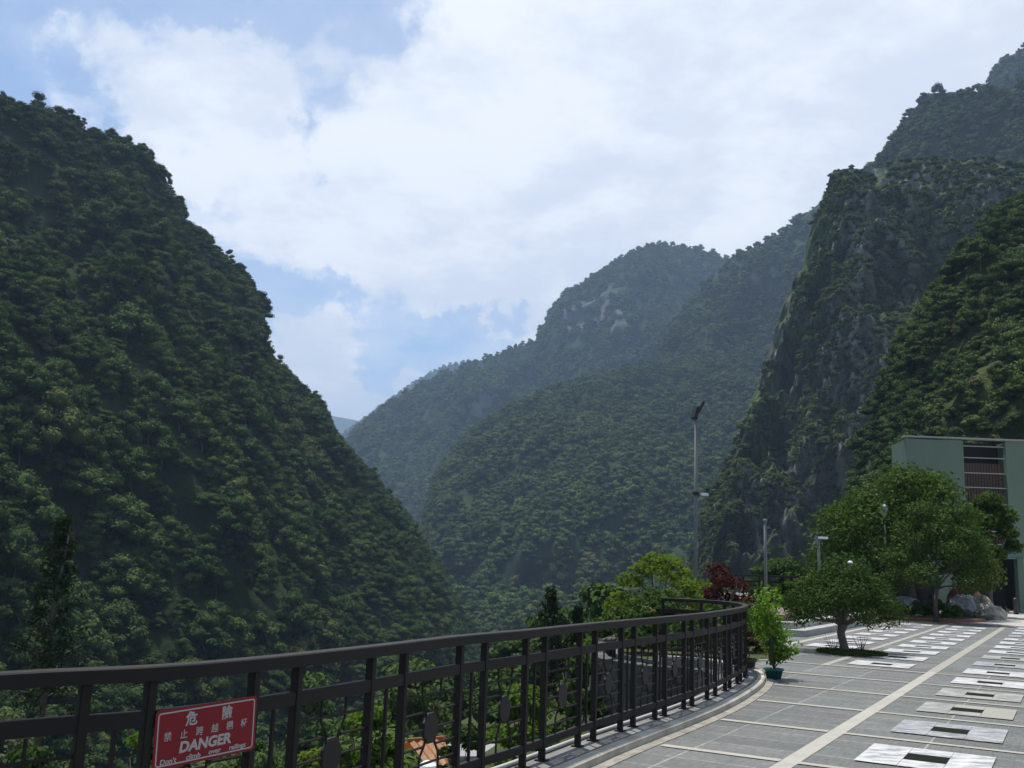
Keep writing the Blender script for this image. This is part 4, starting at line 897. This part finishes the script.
c = at(478, 752, 38); bm = bmesh.new(); box(bm, (0, 0, 0), (2.0, 2.4, .16), .2, .02); r = empty('flat_roof_shed', c, 'pale flat roofed shed seen through the railing right of the orange roof', 'shed'); link('roof', mesh_bm('roof', bm), simple('pale_roof_sheet', (.26, .26, .25), .2, 3, .6), r)
bm = bmesh.new(); box(bm, (0, 0, -1.6), (1.7, 2.1, 3.0), .2); link('wall', mesh_bm('wall', bm), simple('shed_wall', (.22, .21, .19), .2, 3, .8), r)
c = at(428, 768, 33); bm = bmesh.new(); lathe(bm, [(.34, 0), (.30, .10), (.16, .2), (.03, .24)], (0, 0, 0), 12); r = empty('garden_parasol', c, 'small white parasol top below the orange roof', 'parasol'); link('canopy', mesh_bm('canopy', bm), M_white, r); bm = bmesh.new(); tube(bm, [(0, 0, -2.2), (0, 0, .1)], .02, 6); link('pole', mesh_bm('pole', bm), M_galv, r)

# ------------------------------------------------------------------ plaza trees
def branch_tree(name, loc, label, trunk_pts, trunk_r, limbs, crown_R, crown_z0, crown_z1, mat, bark, nl, size, lobes, lobe_r, seed, core=.5, off=(0, 0)):
    e = empty(name, loc, label, 'tree'); rr = random.Random(seed); r = np.random.default_rng(seed)
    bm = bmesh.new(); tube(bm, trunk_pts, trunk_r, 10)
    tp = Vector(trunk_pts[-1]); Ls = []
    for i in range(lobes):
        th = i * 2.399; k = math.sqrt((i + .5) / lobes); rad = crown_R * (1 - lobe_r * .8) * k
        zt = crown_z1 - lobe_r * crown_R * .75; zb = crown_z0 + lobe_r * crown_R * .55
        z = zb + (zt - zb) * (1 - k ** 2.4) * rr.uniform(.8, 1.05) + rr.uniform(-.03, .03) * crown_R
        Ls.append((off[0] + rad * math.cos(th) + rr.uniform(-.08, .08) * crown_R, off[1] + rad * math.sin(th), z, crown_R * lobe_r * rr.uniform(.72, 1.15)))
    for i in range(limbs):
        L_ = Ls[int(i * (lobes - 1) / max(1, limbs - 1))]; q = Vector(L_[:3]); m = tp.lerp(q, .5) + Vector((rr.uniform(-.1, .1), rr.uniform(-.1, .1), rr.uniform(-.12, .05))) * crown_R * .5
        r0 = (trunk_r[-1] if isinstance(trunk_r, list) else trunk_r); tube(bm, [tp - Vector((0, 0, .03)), tp.lerp(m, .5) + Vector((0, 0, .04)), m, q], [r0 * .6, r0 * .45, r0 * .32, r0 * .12], 6)
        for _ in range(2):
            q2 = q + Vector((rr.uniform(-1, 1), rr.uniform(-1, 1), rr.uniform(0, 1))) * lobe_r * crown_R * .8; tube(bm, [m, m.lerp(q2, .5) + Vector((0, 0, .03)), q2], [r0 * .25, r0 * .18, r0 * .06], 5)
    Ls = np.array(Ls); w = Ls[:, 3] ** 2; pick = r.choice(len(Ls), nl, p=w / w.sum()); d = r.normal(0, 1, (nl, 3)); d[:, 2] += .15; d /= np.linalg.norm(d, axis=1)[:, None]
    C = Ls[pick, :3] + d * (Ls[pick, 3] * (1 - .5 * r.random(nl) ** 1.4 + .13 * r.normal(0, 1, nl)))[:, None] * np.array([1, 1, .7]); q = leaf_quads(C, d + np.array([0, 0, .3]), size, r, .7, .55).reshape(-1, 3)
    V = q; F = np.arange(len(q)).reshape(-1, 4); me = mesh_np('crown', V, F); link('crown', me, mat, e)
    link('trunk', mesh_bm('trunk', bm, True), bark, e)
    return e
bt = branch_tree('clipped_ficus_tree', (7.49, 21.99, 0), 'low wide clipped tree on the plaza with gnarled forked trunk in a grass patch',
    [(0, 0, -.1), (-.02, 0, .15), (-.07, .02, .40), (-.02, 0, .60)], [.15, .09, .085, .10], 9, 1.42, .50, 1.93, M_ficus, M_barkpale, 17000, .065, 26, .28, 5, off=(.02, 0))
branch_tree('banyan_tree', (17.75, 44.0, 0), 'large round bright green tree in front of the green building', [(0, 0, -.2), (.1, 0, .9), (0, .1, 2.0)], [.45, .34, .30], 10, 4.35, 1.0, 6.95, M_banyan, M_bark, 22000, .20, 36, .26, 6, off=(-.2, 0))
branch_tree('banyan_tree', (16.75, 38.6, 0), 'darker mid-sized tree standing before the large round tree', [(0, 0, -.2), (-.05, 0, .6), (.05, 0, 1.3)], [.10, .08, .075], 8, 2.25, 1.0, 5.1, M_ficus, M_bark, 14000, .13, 24, .28, 7, off=(.2, 0))
branch_tree('broadleaf_tree', (22.7, 46.5, 0), 'dark leafy tree overlapping the barred opening of the green building', [(0, 0, -.2), (-.05, 0, .9), (.05, 0, 1.8)], [.2, .16, .13], 8, 1.75, 2.4, 6.2, M_banyan, M_bark, 7000, .22, 16, .32, 8)
# grass patch round the clipped tree
bm = bmesh.new(); ring = []
for k in range(26):
    a = k * 2 * math.pi / 26; rr_ = 1 + .12 * math.sin(3 * a + 1) + .05 * math.sin(7 * a); ring.append(bm.verts.new((7.50 + .68 * rr_ * math.cos(a), 21.6 + .80 * rr_ * math.sin(a), .014)))
cv = bm.verts.new((7.6, 21.7, .06))
for k in range(26): bm.faces.new((ring[k], ring[(k + 1) % 26], cv))
gp = link('planting_patch', mesh_bm('planting_patch', bm, True), M_soil); tag(gp, kind='structure')
r = np.random.default_rng(44); n = 2600; a = r.uniform(0, 6.28, n); q_ = np.sqrt(r.random(n)); C = np.column_stack([7.50 + .72 * q_ * np.cos(a), 21.6 + .82 * q_ * np.sin(a), .02 + .03 * r.random(n)]); q = leaf_quads(C, np.column_stack([r.normal(0, 1, n), r.normal(0, 1, n), r.normal(0, .3, n)]), .08, r, .3, .25).reshape(-1, 3)
tag(link('grass', mesh_np('grass', q, np.arange(len(q)).reshape(-1, 4)), leafmat('grass_blades', (.035, .055, .018), (.09, .13, .035), trans=.3, nscale=4)), kind='stuff')
# dry shoots by the trunk
for sx, sy, s in ((-.28, -.1, 1), (.42, .15, 2)):
    e = empty('dry_shoots', (7.49 + sx, 21.99 + sy, .03), 'bare dry shoots %s the clipped tree trunk' % ('left of' if sx < 0 else 'right of'), 'dry plant'); bm = bmesh.new(); rr = random.Random(s)
    for k in range(9):
        dx, dy = rr.uniform(-.2, .2), rr.uniform(-.15, .15); tube(bm, [(dx * .2, dy * .2, 0), (dx * .6, dy * .6, .16), (dx, dy, rr.uniform(.22, .36))], [.008, .006, .003], 4)
    link('stems', mesh_bm('stems', bm), M_barkpale, e)

# potted plant
def pot(bmx, r0, h): lathe(bmx, [(r0 * .72, 0), (r0 * .95, h * .8), (r0 * 1.06, h * .82), (r0 * 1.08, h), (r0 * .95, h), (r0 * .90, h * .88), (.01, h * .86)], (0, 0, 0), 22)
e = empty('potted_plant', (4.30, 15.95, 0.0), 'bright leafy plant in a teal plastic pot beside the railing bend', 'potted plant')
bm = bmesh.new(); pot(bm, .150, .16); link('pot', mesh_bm('pot', bm, True), simple('teal_plastic', (.012, .115, .105), .25, 6, .4), e)
bm = bmesh.new(); rr = random.Random(2); C = []; NN = []; r = np.random.default_rng(9)
for k in range(17):
    a = k * 2.4; s = rr.uniform(.10, .42); h = rr.uniform(.40, 1.34); lean = -.16 if h > .8 else .10; tip = np.array([math.cos(a) * s * (1.2 - h * .55) + lean, math.sin(a) * s * .8, h]); mid = tip * np.array([.35, .35, .55]); tube(bm, [(0, 0, .15), mid, tip], [.009, .007, .003], 5)
    m = 80; tt = r.uniform(.25, 1.05, m)[:, None]; C.append(mid * 0 + (tip - mid) * tt + mid + r.normal(0, .06, (m, 3))); NN.append(r.normal(0, 1, (m, 3)) + np.array([0, 0, .6]))
C = np.vstack(C); NN = np.vstack(NN); q = leaf_quads(C, NN, .085, r, .5, .5).reshape(-1, 3); link('foliage', mesh_np('foliage', q, np.arange(len(q)).reshape(-1, 4)), leafmat('fresh_pot_leaves', (.075, .15, .020), (.20, .31, .05), trans=.4, nscale=3), e); link('stems', mesh_bm('stems', bm), M_bark, e)
e = empty('potted_plant', (4.08, 16.85, 0.0), 'withered dark plant in a brown pot behind the teal pot', 'potted plant')
bm = bmesh.new(); pot(bm, .17, .22); link('pot', mesh_bm('pot', bm, True), simple('brown_clay', (.10, .075, .06), .25, 6, .8), e)
me = crown_mesh('foliage', 77, .36, .62, 1500, 9, .06, 0, leafmat('withered_leaves', (.03, .028, .02), (.10, .075, .055), trans=.15, nscale=5), jit=.9, lobe_r=.42, base=.35, shell=.8); o = link('foliage', me, None, e); o.location = (0, 0, .12)
link('stem', trunk_mesh('stem', .3, .012, M_bark, 5, 6, .22, .62), None, e)

# ------------------------------------------------------------------ garden bed, rocks
def rock(name, x, y, s, mat, label, seed, z=0.0, rz=0):
    bm = bmesh.new(); bmesh.ops.create_icosphere(bm, subdivisions=4, radius=1.0); off = Vector((seed * 3.1, seed * 1.7, 0)); 
    for v in bm.verts:
        p = v.co.copy(); d = mnoise.fractal(p * 1.3 + off, 1.0, 2.0, 5); c = mnoise.cell(p * 1.6 + off) * .22; v.co = p * (1 + .20 * d + c * .4)
        v.co.z = max(v.co.z, -.45)
        v.co = Vector((v.co.x * s[0], v.co.y * s[1], (v.co.z + .42) * s[2]))
    o = link(name, mesh_bm(name, bm), mat); o.location = (x, y, z); o.rotation_euler = (0, 0, rz); tag(o, label, 'rock'); return o
def rockmat(name, a, b, c):
    t = NT(name); n = t.noise(1.6, 10, .72); t.col(t.ramp(n, [(.32, a), (.5, b), (.68, c)])); t.rough(.85); t.bump(t.noise(5, 10, .7), .7, .06); return t.m
M_rw = rockmat('pale_grey_rock', (.17, .18, .18), (.36, .37, .37), (.55, .55, .52)); M_rt = rockmat('tan_rock', (.15, .13, .10), (.34, .31, .25), (.50, .46, .38)); M_rb = rockmat('rust_brown_rock', (.11, .05, .025), (.22, .11, .06), (.33, .19, .11)); M_rd = rockmat('shade_dark_rock', (.02, .02, .02), (.045, .045, .043), (.09, .09, .085))  # M_rd: rock colour darkened to stand in for shade under the canopy
rock('rock', 20.35, 44.2, (.66, .5, .70), M_rw, 'pale grey boulder at the left of the rock pile', 1)
rock('rock', 21.2, 44.3, (.60, .5, .70), M_rt, 'tan boulder at the right of the rock pile', 2)
rock('rock', 21.1, 43.2, (.66, .45, .42), M_rt, 'low flat tan stone in front of the rock pile', 3)
rock('rock', 20.85, 45.1, (.75, .45, 1.02), M_rb, 'rust brown rock topping the pile behind the pale boulders', 4)
rock('rock', 19.8, 43.3, (.6, .4, .28), M_rd, 'low stone coloured dark as shade in front of the pale grey boulder', 5)
rock('rock', 17.1, 42.3, (.62, .45, .62), M_rw, 'grey boulder among low plants under the trees', 6)
rock('rock', 20.8, 45.15, (.22, .22, .27), M_rw, 'small round grey stone on the rust brown rock', 7, z=1.16)
rock('rock', 18.7, 45.4, (.9, .8, 1.7), M_rd, 'big rock coloured dark as the shaded hollow between the trees', 8)
M_brickedge = simple('red_brick_edging', (.24, .095, .055), .3, 6, .8)
bm = bmesh.new(); pts = np.array([ab(a, b)[:2] for a, b in ((47, -9.6), (44.0, -9.4), (42.1, -8.0), (41.9, -6.6), (42.0, -5.2), (42.3, -4.1), (44.5, -3.2))]); pts = catmull([tuple(p) for p in pts], 5)
eb = link('brick_edging', mesh_bm('brick_edging', sweep(pts, .08, .08, -.1, .14, .01)), M_brickedge); tag(eb, 'low red brick edging of the planting bed under the big trees', 'edging')
bedpts = [tuple(p) for p in pts] + [ab(52, -3)[:2], ab(52, -10)[:2]]
bm = bmesh.new(); bm.faces.new([bm.verts.new((x, y, .09)) for x, y in bedpts]); bed = link('planting_bed', mesh_bm('planting_bed', bm), M_soil); tag(bed, kind='structure')
names = ['low clipped shrub at the %s of the planting bed'] ; bl = [(-8.3, 'far left'), (-7.5, 'left'), (-6.8, 'left middle'), (-6.1, 'middle'), (-5.4, 'right middle'), (-4.7, 'right'), (-4.1, 'far right')]
for i, (b, w_) in enumerate(bl):
    p = ab(42.75 + .15 * (i % 2), b); shrub('low_shrub', p[0], p[1], .05, .48, .62 + .12 * (i % 3), [M_bright, M_olive, M_ficus][i % 3], names[0] % w_, nl=900, size=.10, lobes=8, seed=90 + i, group='low shrubs edging the bed')
for i, (x, y, R, H, w_) in enumerate([(13.2, 40.5, 1.2, 2.1, 'left of the mid-sized tree trunk'), (14.8, 43.0, 1.5, 2.4, 'behind the mid-sized tree'), (18.6, 47.2, 1.6, 2.5, 'under the large round tree'), (12.0, 43, 1.8, 2.8, 'far left behind the clipped tree')]):
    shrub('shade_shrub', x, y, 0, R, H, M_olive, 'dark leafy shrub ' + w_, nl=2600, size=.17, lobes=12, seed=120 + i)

# ------------------------------------------------------------------ haze
def haze():
    bm = bmesh.new(); box(bm, (0, 2500, 435), (9000, 8000, 970)); me = mesh_bm('haze', bm); o = link('haze', me)
    m = bpy.data.materials.new('valley_haze'); m.use_nodes = True; N = m.node_tree.nodes; N.clear(); out = N.new('ShaderNodeOutputMaterial'); v = N.new('ShaderNodeVolumePrincipled')
    v.inputs['Color'].default_value = (.50, .70, 1.0, 1); v.inputs['Density'].default_value = .000175; v.inputs['Anisotropy'].default_value = .2
    m.node_tree.links.new(v.outputs[0], out.inputs['Volume']); me.materials.append(m); tag(o, kind='stuff')
haze()
